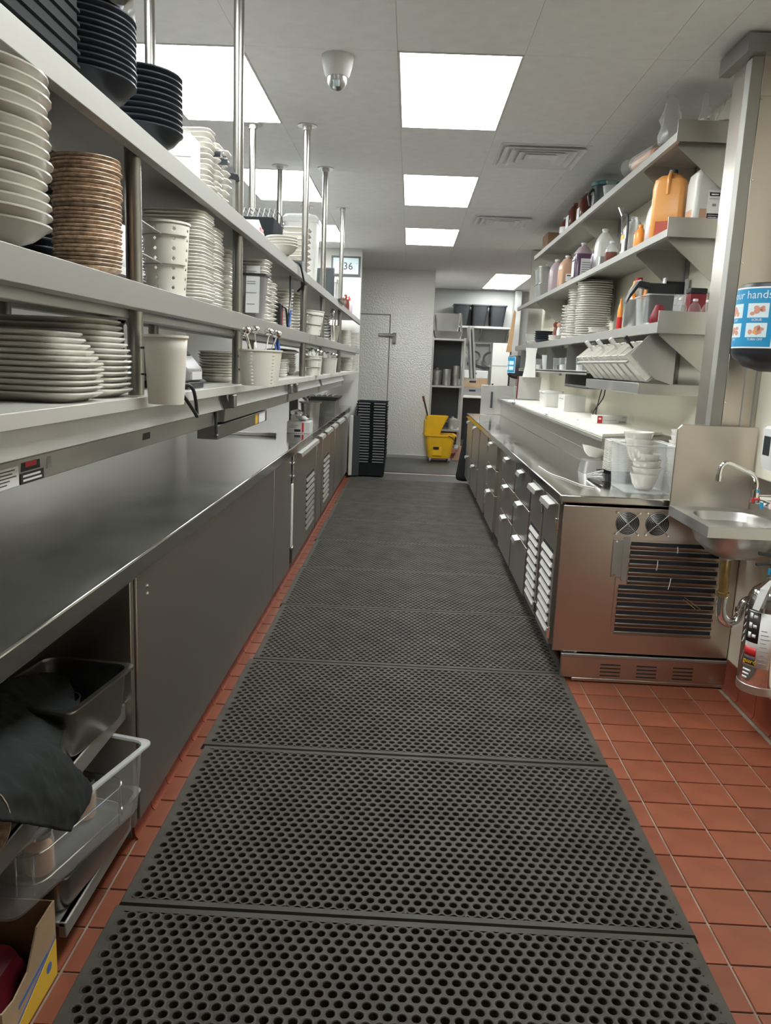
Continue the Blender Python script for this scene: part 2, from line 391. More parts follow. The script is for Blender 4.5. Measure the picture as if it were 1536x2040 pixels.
# ------------------------------------------------------------------ rubber mats
def mat_mesh(name, W=1.576, L=.910, nx=46, ny=30, T=.019):
    a = .033; bb = a*math.sqrt(3)/2; g = MB(); R = a/math.sqrt(3); k = 12; r = .0108
    ox = (W-nx*a)/2; oy = (L-ny*bb)/2
    for j in range(ny):
        odd = j % 2; cy = oy+(j+.5)*bb
        for i in range(nx-odd):
            cx = ox+(i+.5+.5*odd)*a
            hexa = []
            for q in range(6):
                A = PI/6+q*PI/3; B = PI/6+(q+1)*PI/3
                p = (R*math.cos(A), R*math.sin(A)); p2 = (R*math.cos(B), R*math.sin(B))
                hexa += [(cx+p[0], cy+p[1], T), (cx+(p[0]+p2[0])/2, cy+(p[1]+p2[1])/2, T)]
            ang = [PI/6+q*PI/6 for q in range(12)]
            c0 = [(cx+(r+.0018)*math.cos(A), cy+(r+.0018)*math.sin(A), T+.0008) for A in ang]
            c1 = [(cx+r*math.cos(A), cy+r*math.sin(A), T-.001) for A in ang]
            c2 = [(cx+r*.96*math.cos(A), cy+r*.96*math.sin(A), .0005) for A in ang]
            g.loft([hexa, c0, c1, c2], caps=False)
        if odd:
            for x0, x1 in ((ox-.001, ox+a/2), (ox+nx*a-a/2, ox+nx*a+.001)):
                g.add([(x0, cy-bb*.68, T-.0003), (x1, cy-bb*.34, T-.0003), (x1, cy+bb*.34, T-.0003), (x0, cy+bb*.68, T-.0003)], [(0,1,2,3)])
    x0, x1, y0, y1 = ox+.003, ox+nx*a-.003, oy-.002, oy+ny*bb+.002; zt = T-.0002; e = .010
    for (A, B) in (((0,0),(W,0)), ((W,0),(W,L)), ((W,L),(0,L)), ((0,L),(0,0))):
        pass
    out = [(0,0,0),(W,0,0),(W,L,0),(0,L,0)]; mid = [(e,e*.5,zt),(W-e,e*.5,zt),(W-e,L-e*.5,zt),(e,L-e*.5,zt)]; inn = [(x0,y0,zt),(x1,y0,zt),(x1,y1,zt),(x0,y1,zt)]
    g.loft([out, mid, inn], caps=False)
    me = bpy.data.meshes.new(name); me.from_pydata(g.v, [], g.f); me.materials.append(MATS['rubber'])
    bm = bmesh.new(); bm.from_mesh(me); bmesh.ops.remove_doubles(bm, verts=bm.verts, dist=.0002); bmesh.ops.recalc_face_normals(bm, faces=bm.faces)
    if sum(f.normal.z for f in bm.faces if abs(f.normal.z) > .5) < 0: bmesh.ops.reverse_faces(bm, faces=bm.faces)
    bm.to_mesh(me); bm.free()
    return me
mm = mat_mesh('rubber_mat')
MY = .986
for k in range(10):
    o = obj('rubber_mat', mm, loc=(-.737+[.0,.006,-.004,.012,.004,.01,.0,.008,.0,.004][k], MY+.914*k+.002, .0008), rot=(0, 0, [.0008,-.001,.001,0,.001,-.001,0,.001,0,0][k]))
    tag(o, 'black perforated rubber floor mat, '+('nearest to the camera' if k == 0 else ('farthest of the run of ten' if k == 9 else ordn(k+1)+' from the camera')), 'floor mat', 'rubber mats along the aisle')
o = tag(obj('floor_runner', MB().loft([rrect(.12, 11.85, 1.55, 1.75, .02, .0008), rrect(.12, 11.85, 1.53, 1.73, .02, .010)]), 'rubber_far'), 'plain dark mat in front of the walk-in box and mop bucket', 'floor mat')
tag(obj('floor_runner', MB().loft([rrect(.05, 10.46, 1.55, .64, .01, .0008), rrect(.05, 10.46, 1.54, .63, .01, .012)]), 'rubber_far'), 'plain dark mat strip between the last perforated mat and the threshold', 'floor mat')
# ================================================================== left counter line
# ---- worktop
LE = -.75
wt = obj('worktop', MB().prism([(LE, .92), (LE, .862), (LE-.018, .862), (LE-.018, .885), (-1.70, .885), (-1.70, .92)], .2, 10.60, 'y'), 'steel_top', bevel=.006)
tag(wt, 'long polished stainless worktop along the left side', 'worktop')
# ---- near open base with two shelves
ob = thing('open_base_shelf', 'open stainless base shelf under the near left worktop', 'shelf unit', (-1.2, 1.2, 0))
def part(root, name, g, m, bevel=0, **k):
    for i in range(len(g.v)):
        g.v[i] = (g.v[i][0]-root.location.x, g.v[i][1]-root.location.y, g.v[i][2]-root.location.z)
    return obj(name, g, m, root, bevel=bevel, **k)
part(ob, 'side_panel', MB().box(-1.64, -.772, 2.165, 2.195, .075, .884), 'steel_panel', .002)
part(ob, 'back_panel', MB().box(-1.66, -1.64, .3, 2.195, .075, .884), 'steel_dark')
part(ob, 'shelf', MB().box(-1.64, -.792, .3, 2.164, .468, .482).box(-.806, -.79, .3, 2.164, .43, .482), 'steel', .003)
part(ob, 'shelf', MB().box(-1.64, -.782, 1.70, 2.164, .098, .112).box(-.80, -.78, 1.70, 2.164, .070, .112), 'steel', .003)
for x in (-.86, -1.58):
    for y in (.5, 1.88): part(ob, 'leg', MB().cyl((x, y, .012), (x, y, .10), .02).cyl((x, y, 0.0005), (x, y, .014), .026), 'chrome')
for y in (1.86, 2.02): part(ob, 'pilaster', MB().box(-1.642, -1.628, y-.009, y+.009, .5, .88), 'steel')
# ---- plain panelled base cabinet
def cab(name, label, y0, y1, x=-.768):
    t = thing(name, label, 'cabinet', (-1.2, (y0+y1)/2, 0))
    part(t, 'body', MB().box(-1.64, x-.006, y0+.002, y1-.002, .078, .884), 'steel_panel')
    return t
c1 = cab('base_cabinet', 'plain stainless base cabinet with one long panel beside the open shelf', 2.20, 4.59)
part(c1, 'front_panel', MB().box(-.774, -.766, 2.202, 4.586, .08, .860), 'steel_panel', .002)
for z in (.80, .775): part(c1, 'screw', MB().cyl((-.766, 2.30, z), (-.762, 2.30, z), .007, .004, 8), 'chrome')
c2 = cab('base_cabinet', 'narrow stainless base cabinet next to the ajar louvred door', 4.59, 5.26)
part(c2, 'front_panel', MB().box(-.774, -.766, 4.594, 5.256, .08, .860), 'steel_panel', .002)
def louvres(n, y0, y1, z0, z1, x, d):       # angled slats standing proud of a face at x, looking towards d
    out = []; p = (z1-z0)/n
    for k in range(n):
        z = z0+p*(k+.5)
        out.append(MB().prism([(x, z-p*.28), (x+d*.011, z-p*.28), (x, z+p*.22)], y0, y1, 'y'))
    return out
def tab_handle(y, z, x, d, w=.12, m='steel'):
    return MB().prism([(x, z+.012), (x+d*.035, z+.004), (x+d*.042, z-.020), (x+d*.037, z-.020), (x+d*.030, z), (x, z+.006)], y-w/2, y+w/2, 'y')
def fridge_left(name, label, y0, y1, doors):
    t = cab(name, label, y0, y1, -.782)
    part(t, 'frame', MB().box(-.788, -.778, y0+.004, y1-.004, .08, .10).box(-.788, -.778, y0+.004, y1-.004, .84, .86), 'steel')
    for (a, b2, lv) in doors:
        d = part(t, 'door', MB().box(-.786, -.762, a, b2, .09, .855), 'steel_panel', .004)
        hb = tab_handle((a+b2)/2, .845, -.762, 1, (b2-a)*.8)
        for i in range(len(hb.v)): hb.v[i] = (hb.v[i][0]+1.2, hb.v[i][1]-t.location.y, hb.v[i][2])
        obj('handle', hb, 'steel', d)
        if lv:
            for g in louvres(9, lv[0], lv[1], .17, .60, -.762, 1):
                for i in range(len(g.v)): g.v[i] = (g.v[i][0]+1.2, g.v[i][1]-t.location.y, g.v[i][2])
                obj('louvre', g, 'steel_soft', d)
            for k in range(9):
                g = MB().box(-.7625, -.7612, lv[0], lv[1], .17+.43/9*(k+.74), .17+.43/9*(k+1.2))
                for i in range(len(g.v)): g.v[i] = (g.v[i][0]+1.2, g.v[i][1]-t.location.y, g.v[i][2])
                obj('louvre_opening', g, 'plastic_black', d)
    return t
f1 = fridge_left('undercounter_fridge', 'left undercounter fridge with a louvred door standing slightly ajar', 5.262, 7.16, [(5.36, 6.70, (6.05, 6.55)), (6.74, 7.14, None)])
part(f1, 'gasket', MB().box(-.800, -.770, 5.29, 5.345, .10, .84), 'plastic_black')
part(f1, 'door_liner', MB().box(-.772, -.758, 5.30, 5.345, .22, .66), 'board_white', .005)
for z in (.70, .20, .79): part(f1, 'hinge', MB().box(-.775, -.752, 5.30, 5.37, z, z+.018), 'chrome', .003)
f2 = fridge_left('undercounter_fridge', 'left undercounter fridge with one louvred column, farther along the aisle', 7.165, 8.40, [(7.20, 7.86, (7.30, 7.80)), (7.88, 8.38, None)])
f3 = fridge_left('undercounter_fridge', 'farthest left undercounter fridge, beside the black tray stack', 8.405, 10.55, [(8.42, 9.35, None), (9.37, 10.2, None)])
t = thing('fridge_door', 'open fridge door edge with white gasket behind the black tray stack', 'door', (-.75, 10.25, 0.012))
obj('panel', MB().box(0, .05, 0, .05, .02, .80), 'lip_white', t, bevel=.008)
obj('leaf', MB().box(.05, .14, .012, .04, .02, .80), 'plastic_dark', t, bevel=.004)
# ================================================================== left ceiling-hung shelving
SX, SB = -.67, -1.12
ZU, ZM, ZL = 2.026, 1.663, 1.385
def shelf_geo(z, y0, y1, lip=.055):
    return MB().prism([(SX, z), (SX, z-lip), (SX-.022, z-lip-.004), (SX-.022, z-lip+.002), (SX-.004, z-lip+.005), (SX-.004, z-.004), (SB+.004, z-.004), (SB+.004, z-lip+.005), (SB, z-lip), (SB, z)], y0, y1, 'y')
def over_unit(label, y0, y1, fp, bp_, extra, mlow='lip_white'):
    t = thing('hanging_shelf', label, 'shelf', (-.9, (y0+y1)/2, CEIL))
    part(t, 'upper_shelf', shelf_geo(ZU, y0, y1), 'steel', .0015)
    part(t, 'middle_shelf', shelf_geo(ZM, y0, y1, .062), 'steel', .0015)
    part(t, 'under_channel', MB().box(SX-.10, SX-.05, y0, y1, ZM-.085, ZM-.006), 'steel_soft', .002)
    part(t, 'lower_shelf', shelf_geo(ZL, y0, y1, .030), mlow, .0015)
    for x, ys in ((-.711, fp), (-1.055, bp_)):
        for y in ys:
            p = part(t, 'post', MB().cyl((x, y, ZL-.006), (x, y, CEIL+.001), .0205, n=18), 'steel_post')
            g = MB().cyl((x, y, CEIL-.006), (x, y, CEIL), .062, n=24).cyl((x, y, CEIL-.03), (x, y, CEIL-.006), .028, n=18)
            for i in range(len(g.v)): g.v[i] = (g.v[i][0]+.9, g.v[i][1]-t.location.y, g.v[i][2]-CEIL)
            obj('ceiling_flange', g, 'steel_soft', p)
    for y in extra:     # short uprights between the shelves only
        for x in (-.711, -1.055):
            part(t, 'upright', MB().cyl((x, y, ZL-.006), (x, y, ZU-.004), .0205, n=18), 'steel_post')
    return t
over_unit('near three-tier steel shelf hung from the ceiling, above the left worktop', .3, 5.33, (3.29, 5.291), (3.29, 5.30), (.9, 2.07))
over_unit('far three-tier steel shelf hung from the ceiling, towards the clock wall', 5.345, 10.6, (6.388, 7.967), (6.36, 7.95), ())
# food-warmer housings below the lower shelf
def warmer(label, y0, y1):
    t = thing('food_warmer', label, 'heat lamp', (-.78, (y0+y1)/2, ZL-.031), group='strip heat lamps')
    z = ZL-.031
    prof = [(-.700, z), (-.700, z-.016), (-.685, z-.055), (-.705, z-.060), (-.708, z-.110), (-.86, z-.118), (-.90, z-.04), (-.90, z)]
    part(t, 'housing', MB().prism(prof, y0, y1, 'y'), 'steel_soft', .002)
    part(t, 'end_cap', MB().prism([(p[0]*1.0+(.002 if p[0] > -.8 else -.002), p[1]-.001) for p in prof], y1, y1+.006, 'y'), 'steel')
    return t
w1 = warmer('longest strip heat lamp, under the white platters', .4, 2.93)
for (y0, y1, z0, z1, m) in ((1.30, 1.415, .072, .108, 'label_white'), (1.425, 1.50, .064, .085, 'ink_black'), (1.42, 1.515, .088, .108, 'ink_black'), (1.53, 1.548, .066, .092, 'ink_grey'), (2.10, 2.16, .072, .090, 'ink_black')):
    g = MB().box(-.7085, -.7055, y0, y1, ZL-.031-z1, ZL-.031-z0)
    part(w1, 'sticker', g, m)
part(w1, 'sticker', MB().box(-.7056, -.7050, 1.44, 1.485, ZL-.031-.078, ZL-.031-.068), 'red')
tx = MB()
for k in range(5): tx.box(-.7056, -.7050, 1.31, 1.31+[.09,.08,.095,.07,.06][k], ZL-.031-.078-.006*k, ZL-.031-.0762-.006*k)
part(w1, 'print', tx, 'ink_black')
part(w1, 'print', MB().box(-.7056, -.7050, 1.43, 1.50, ZL-.031-.096, ZL-.031-.092).box(-.7056, -.7050, 1.43, 1.505, ZL-.031-.104, ZL-.031-.100), 'label_white')
part(w1, 'cord_hook', MB().tube([(-.70, 2.88, ZL-.08), (-.698, 2.885, ZL-.17), (-.69, 2.86, ZL-.178), (-.68, 2.80, ZL-.172)], .006), 'plastic_black')
w2 = warmer('second strip heat lamp, with a yellow warning sticker underneath', 3.06, 4.62)
part(w2, 'junction_box', MB().box(-.80, -.72, 3.0, 4.05, ZL-.205, ZL-.15), 'steel_dark', .003)
part(w2, 'sticker', MB().box(-.7195, -.7185, 3.74, 3.80, ZL-.20, ZL-.155), 'yellow')
part(w2, 'sticker', MB().box(-.7195, -.7185, 3.83, 3.99, ZL-.20, ZL-.155), 'label_white')
w3 = warmer('third strip heat lamp, above the counter post', 4.70, 6.20)
w4 = warmer('farthest strip heat lamp on the left', 6.35, 8.4)
# bracket clamps on the warmers
for w_, y in ((w2, 3.06), (w2, 4.55), (w3, 4.78)):
    part(w_, 'bracket', MB().box(-.690, -.664, y-.02, y+.02, ZL-.085, ZL-.034), 'steel_dark', .004)
# post on the counter
t = thing('counter_post', 'square dark steel post standing on the far left worktop', 'post', (-1.0, 6.95, .92))
obj('shaft', MB().box(-.035, .035, -.035, .035, .004, .325), 'post_brown', t, bevel=.003)
obj('base_plate', MB().box(-.05, .05, -.05, .05, 0, .006), 'steel_dark', t)
# ================================================================== right counter line
RE = .735
wt2 = obj('worktop', MB().prism([(RE, .92), (RE, .872), (RE+.016, .872), (RE+.016, .884), (XR-.003, .884), (XR-.003, .92)], 3.70, 10.0, 'y'), 'steel_top', bevel=.005)
tag(wt2, 'stainless worktop along the right side, ending at the hand sink', 'worktop')
def rpart(t, parent, name, g, m, bevel=0):
    for i in range(len(g.v)): g.v[i] = (g.v[i][0]-t.location.x, g.v[i][1]-t.location.y, g.v[i][2]-t.location.z)
    return obj(name, g, m, parent, bevel=bevel)
def rfridge(label, y0, y1, z0=.15):
    t = thing('undercounter_fridge', label, 'fridge', (1.2, (y0+y1)/2, 0), group='right undercounter fridges')
    part(t, 'body', MB().box(.772, XR-.006, y0+.002, y1-.002, z0, .871), 'steel_panel', .003)
    return t
g1 = rfridge('undercounter fridge with two louvred doors and fans on its near end', 3.71, 4.63)
part(g1, 'base_panel', MB().box(.803, XR-.004, 3.69, 3.71, .0205, .142).box(.86, XR-.004, 3.69, 3.71, .004, .0205), 'steel_panel', .003)
part(g1, 'base_rail', MB().box(.800, XR-.004, 3.682, 3.69, .128, .145), 'steel', .003)
part(g1, 'base_side', MB().box(.865, .88, 3.71, 4.63, .022, .149), 'steel_dark')
for k in range(3):
    for q in range(4):
        x0 = .995+.176*k; z = .094-.0185*q
        part(g1, 'vent_slot', MB().box(x0, x0+.098, 3.6885, 3.6905, z-.0035, z+.0035), 'ink_black', .001)
for a, b2 in ((3.76, 4.16), (4.20, 4.60)):
    d = part(g1, 'door', MB().box(.745, .771, a, b2, .16, .865), 'steel_panel', .003)
    rpart(g1, d, 'handle', tab_handle((a+b2)/2, .845, .745, -1, .26), 'steel', .001)
    for g in louvres(9, a+.05, b2-.06, .20, .62, .745, -1): rpart(g1, d, 'louvre', g, 'lip_white')
    for k in range(9): rpart(g1, d, 'louvre_opening', MB().box(.7442, .7455, a+.05, b2-.06, .20+.42/9*(k+.74), .20+.42/9*(k+1.2)), 'plastic_black')
    for z in (.74, .19): rpart(g1, d, 'hinge', MB().box(.735, .75, a-.004, a+.010, z, z+.05).cyl((.738, a-.004, z+.05), (.738, a+.012, z+.05), .006, n=8), 'chrome', .001)
part(g1, 'end_panel', MB().box(.757, XR-.006, 3.704, 3.712, .15, .871), 'steel_panel', .002)
def fan(x, z):
    f = part(g1, 'fan_opening', MB().cyl((x, 3.703, z), (x, 3.7035, z), .056, n=28), 'ink_black')
    for k in range(7):
        r = .008+.0076*k
        pts = [(x+r*math.cos(2*PI*i/24), 3.697, z+r*math.sin(2*PI*i/24)) for i in range(25)]
        rpart(g1, f, 'guard_ring', MB().tube(pts, .0009, 5), 'steel_soft')
    rpart(g1, f, 'guard_bar', MB().tube([(x-.053, 3.694, z-.05), (x+.053, 3.694, z+.053)], .0022, 6).tube([(x-.05, 3.700, z+.05), (x+.05, 3.700, z-.05)], .0016, 6), 'chrome')
    for sx, sz in ((-1,-1),(1,1),(-1,1),(1,-1)): rpart(g1, f, 'screw', MB().cyl((x+sx*.052, 3.703, z+sz*.052), (x+sx*.052, 3.690, z+sz*.052), .0045, n=8), 'chrome')
fan(1.062, .797); fan(1.202, .799)
lp = part(g1, 'louvre_panel', MB().box(1.03, 1.53, 3.700, 3.704, .235, .718), 'steel_panel')
for k in range(11): rpart(g1, lp, 'louvre_opening', MB().box(1.047 if k < 6 else 1.087, 1.508, 3.6990, 3.7004, .255+.0425*k+.006, .255+.0425*k+.030), 'plastic_black')
for k in range(11):
    z = .255+.0425*k
    x0 = 1.045 if k < 6 else 1.085
    g = MB().prism([(3.700, z-.008), (3.687, z+.010), (3.690, z+.013), (3.700, z+.001)], x0, 1.51, 'x')
    rpart(g1, lp, 'louvre', g, 'steel_panel')
part(g1, 'cover_plate', MB().box(1.005, 1.052, 3.695, 3.703, .535, .72).prism([(1.052, 3.703), (1.052, 3.695), (1.078, 3.690), (1.082, 3.703)], .52, .735, 'z'), 'steel', .001)
for x, z in ((1.018, .71), (1.018, .548)): part(g1, 'screw', MB().cyl((x, 3.695, z), (x, 3.691, z), .005, n=8), 'chrome')
for x0, z0_, x1, z1 in ((1.30,.70,1.303,.668), (1.215,.628,1.213,.58), (1.285,.545,1.278,.49), (1.36,.455,1.44,.40), (1.355,.445,1.43,.39)):
    part(g1, 'cable_tie', MB().tube([(x0, 3.680, z0_), ((x0+x1)/2, 3.676, (z0_+z1)/2), (x1, 3.681, z1)], .0022, 5), 'box_white' if x0 < 1.33 else 'brass')
def drawers(t, y0, y1, zs):
    for za, zb, m in zs:
        d = part(t, 'drawer', MB().box(.747, .773, y0+.006, y1-.006, za+.004, zb-.004), m, .002)
        rpart(t, d, 'handle', tab_handle((y0+y1)/2, zb-.018, .747, -1, .15), 'steel_soft', .001)
g2 = rfridge('undercounter fridge with two columns of drawers, beside the louvred one', 4.635, 6.30, .125)
drawers(g2, 4.66, 5.32, ((.135, .44, 'steel_panel'), (.44, .665, 'steel_panel'), (.665, .868, 'steel_dark')))
drawers(g2, 5.36, 6.05, ((.135, .44, 'steel_panel'), (.44, .665, 'steel_panel'), (.665, .868, 'steel_panel')))
g3 = rfridge('undercounter fridge in the middle of the right run, with riveted seam', 6.305, 8.1, .125)
drawers(g3, 6.50, 7.22, ((.135, .45, 'steel_panel'), (.45, .66, 'steel_panel'), (.66, .868, 'steel_panel')))
part(g3, 'door', MB().box(.747, .773, 7.40, 8.08, .14, .862), 'steel_panel', .003)
for k in range(9): part(g3, 'rivet', MB().cyl((.771, 7.31, .22+.06*k), (.764, 7.31, .22+.06*k), .010, .006, 8), 'chrome')
g4 = rfridge('farthest undercounter fridge on the right, next to the black cloth', 8.105, 9.99, .125)
drawers(g4, 8.2, 9.0, ((.14, .45, 'steel_panel'), (.45, .868, 'steel_panel')))
drawers(g4, 9.1, 9.9, ((.14, .45, 'steel_panel'), (.45, .868, 'steel_panel')))
# raised ledge behind the worktop with white cutting boards
le = thing('raised_ledge', 'raised stainless ledge behind the right worktop, under the boards', 'ledge', (1.35, 7.4, .92))
part(le, 'riser', MB().box(1.153, 1.162, 4.70, 9.98, .921, 1.105), 'steel_panel', .001)
part(le, 'body', MB().box(1.19, XR-.004, 4.92, 9.98, .921, 1.10), 'steel_soft')
part(le, 'top', MB().prism([(1.105, 4.52), (XR-.003, 4.85), (XR-.003, 9.98), (1.105, 9.98)], 1.106, 1.128, 'z'), 'steel', .003)
part(le, 'mark_line', MB().box(1.1515, 1.153, 4.75, 9.98, 1.003, 1.006), 'steel_soft')
for k, (y0, y1, r_) in enumerate(((4.56, 6.1, 1), (6.12, 7.55, 0), (7.57, 9.0, 0))):
    pts = [(1.115, y0), (1.56, y0+.33 if r_ else y0), (1.56, y1), (1.115, y1)]
    o = obj('cutting_board', MB().prism(pts, 1.1285, 1.150, 'z'), 'board_white', bevel=.004)
    tag(o, ['white cutting board at the near end of the raised ledge', 'middle white cutting board on the raised ledge', 'farthest white cutting board on the raised ledge'][k], 'cutting board', 'ledge cutting boards')
# ---- right wall shelves
QX = 1.27
def wall_shelf(label, z, y0, y1, lip, ends=(4.9, 6.6, 8.6)):
    t = thing('wall_shelf', label, 'shelf', (QX, (y0+y1)/2, z), group='right wall shelves')
    part(t, 'board', MB().prism([(QX, z), (QX, z-lip), (QX+.02, z-lip-.003), (QX+.02, z-lip+.001), (QX+.004, z-lip+.005), (QX+.004, z-.004), (XR-.002, z-.004), (XR-.002, z)], y0, y1, 'y'), 'steel', .001)
    part(t, 'end_guard', MB().box(QX, XR-.003, y0-.004, y0, z-lip, z+.058), 'steel_soft', .001)
    part(t, 'back_guard', MB().box(XR-.006, XR-.002, y0, y1, z, z+.05), 'steel_soft')
    for y in (y0+.06,)+ends:
        part(t, 'bracket', MB().prism([(QX+.03, z-.006), (QX+.03, z-lip-.01), (XR-.003, z-.30), (XR-.003, z-.006)], y-.002, y+.002, 'y'), 'steel_soft')
        part(t, 'wall_rail', MB().box(XR-.02, XR-.002, y-.03, y+.03, z-.32, z-.007), 'steel_dark')
    return t
ZU2, ZM2, ZL2 = 2.68, 2.222, 1.762
wall_shelf('top stainless wall shelf on the right, holding plastic bags', ZU2, 4.25, 8.85, .042)
wall_shelf('middle stainless wall shelf on the right, holding jugs and bottles', ZM2, 4.25, 9.95, .038)
wall_shelf('lower stainless wall shelf on the right, holding stacks of white plates', ZL2, 4.25, 9.9, .055)
# ================================================================== crockery helpers
STK = []
def plate_mesh(name, r, h, m, kind='plate', rim=None):
    if kind == 'plate': prof = [(.001, .002), (.58*r, 0), (.62*r, .001), (.95*r, h-.006), (r-.0015, h-.004), (r, h-.002), (r-.001, h), (.955*r, h-.001), (.60*r, .0065), (.001, .0065)]
    elif kind == 'bowl': prof = [(.001, .003), (.42*r, 0), (.48*r, .002), (.80*r, h*.45), (.96*r, h-.006), (r, h-.004), (r, h-.001), (.985*r, h), (.93*r, h-.004), (.76*r, h*.5), (.42*r, .009), (.001, .008)]
    elif kind == 'cupbowl': prof = [(.001, .003), (.50*r, 0), (.56*r, .002), (.80*r, h*.35), (.93*r, h*.8), (r, h-.002), (r, h), (.975*r, h), (.90*r, h*.78), (.76*r, h*.35), (.50*r, .008), (.001, .008)]
    if kind in ('plate', 'bowl', 'cupbowl'): return MB().lathe(prof, 32).mesh(name, m)
    g = MB(); hw = r
    if kind == 'square':
        rings = [rrect(0,0,1.3*hw,1.3*hw,.2*hw,0), rrect(0,0,1.95*hw,1.95*hw,.42*hw,h-.005), rrect(0,0,2*hw,2*hw,.45*hw,h-.002), rrect(0,0,1.98*hw,1.98*hw,.44*hw,h), rrect(0,0,1.3*hw,1.3*hw,.2*hw,.006)]
    else:   # long platter
        L = kind[1]
        rings = [rrect(0,0,L-.07,2*hw-.07,.03,0,5), rrect(0,0,L-.012,2*hw-.012,.055,h-.008,5), rrect(0,0,L,2*hw,.06,h-.004,5), rrect(0,0,L-.002,2*hw-.002,.06,h,5), rrect(0,0,L-.02,2*hw-.02,.05,h-.003,5), rrect(0,0,L-.08,2*hw-.08,.03,.006,5)]
    return g.loft(rings).mesh(name, m)
def locate(pl, pr, py, lip, r=None, gap=.018, X=None):
    Y = 3.0; rr = r or .1
    for _ in range(40):
        x = X if X is not None else lip+(-1 if lip < 0 else 1)*(gap+rr)
        d = math.hypot(x, Y)
        if r is None: rr = (pr-pl)*Y*Y/(2*F*d); pc_ = (pl+pr)/2
        else:
            wd = 2*F*r*d/Y/Y
            pc_ = pr-wd/2 if pl is None else (pl+wd/2 if pr is None else (pl+pr)/2)
        Y = .5*Y+.5*U(pc_, py, X=x).y
    return x, Y, rr
def stack(name, what, desc, group, n, z0, pt, side, pl=None, pr=None, r=None, pb=None, h=.024, m='ceramic', kind='plate', jit=.004, X=None, pitch=None, cat='plate', tilt=0, gap=.018, maxz=None, wob=.01):
    lip = SX if side == 'L' else QX
    x, y, rr = locate(pl, pr, pb if pb else pt+60, lip, r, gap, X)
    ztop = U(((pl or pr)+(pr or pl))/2, pt, X=x).z
    if maxz: ztop = min(ztop, maxz)
    if pitch is None: pitch = max(.0058, (ztop-z0-h)/(n-1))
    me = plate_mesh(name, rr if not isinstance(kind, tuple) else r, h, m, kind)
    jx = jy = 0
    for k in range(n):
        i = n-k     # counted from the top
        o = obj(name, me, loc=(x+random.uniform(-jit, jit), y+random.uniform(-jit, jit), z0+.0006+pitch*k),
                rot=(random.uniform(-wob, wob) if k else 0, random.uniform(-wob, wob) if k else 0, random.uniform(0, 6) if kind in ('plate','bowl','cupbowl') else random.uniform(-.03,.03)))
        tag(o, ('top ' if i == 1 else ordn(i)+' ')+what+(' of ' if i == 1 else ' from the top of ')+desc, cat, group)
    STK.append((desc, round(x,2), round(y,2), round(rr,3), round(pitch,4), round(z0+pitch*(n-1)+h,2)))
    return x, y, rr, z0+pitch*(n-1)+h
def bin_mesh(rt, rb, h, holes=(3, 8), n=30, cols=None, square=False):
    g = MB(); rows = 2*holes[1]+3
    def P(i, j):
        t = j/rows; r = rb+(rt-rb)*t; a = 2*PI*i/n; return (r*math.cos(a), r*math.sin(a), h*t)
    for i in range(n):
        for j in range(rows):
            q = [P(i, j), P(i+1, j), P(i+1, j+1), P(i, j+1)]
            if (i % holes[0] == 1) and j % 2 == 1 and 1 <= j < rows-1:
                mid = [tuple((q[k][c_]+q[(k+1) % 4][c_])/2*.86+sum(p[c_] for p in q)/4*.14 for c_ in range(3)) for k in range(4)]
                g.add(q+mid, [(0,1,4),(1,5,4),(1,2,5),(2,6,5),(2,3,6),(3,7,6),(3,0,7),(0,4,7)])
            else: g.add(q, [(0,1,2,3)])
    g.add([P(i, 0) for i in range(n)], [tuple(range(n))[::-1]])
    me = bpy.data.meshes.new('bin'); me.from_pydata(g.v, [], g.f); me.materials.append(MATS['plastic_white'])
    bm = bmesh.new(); bm.from_mesh(me); bmesh.ops.remove_doubles(bm, verts=bm.verts, dist=.0001); bmesh.ops.recalc_face_normals(bm, faces=bm.faces); bm.to_mesh(me); bm.free()
    me.polygons.foreach_set('use_smooth', [True]*len(me.polygons)); me.set_sharp_from_angle(angle=.6)
    return me
def rim_ring(r, z, th=.003, n=40):
    return MB().lathe([(r-th, z-th), (r+th, z-th), (r+th, z+th), (r-th, z+th), (r-th, z-th)], n, caps=False)
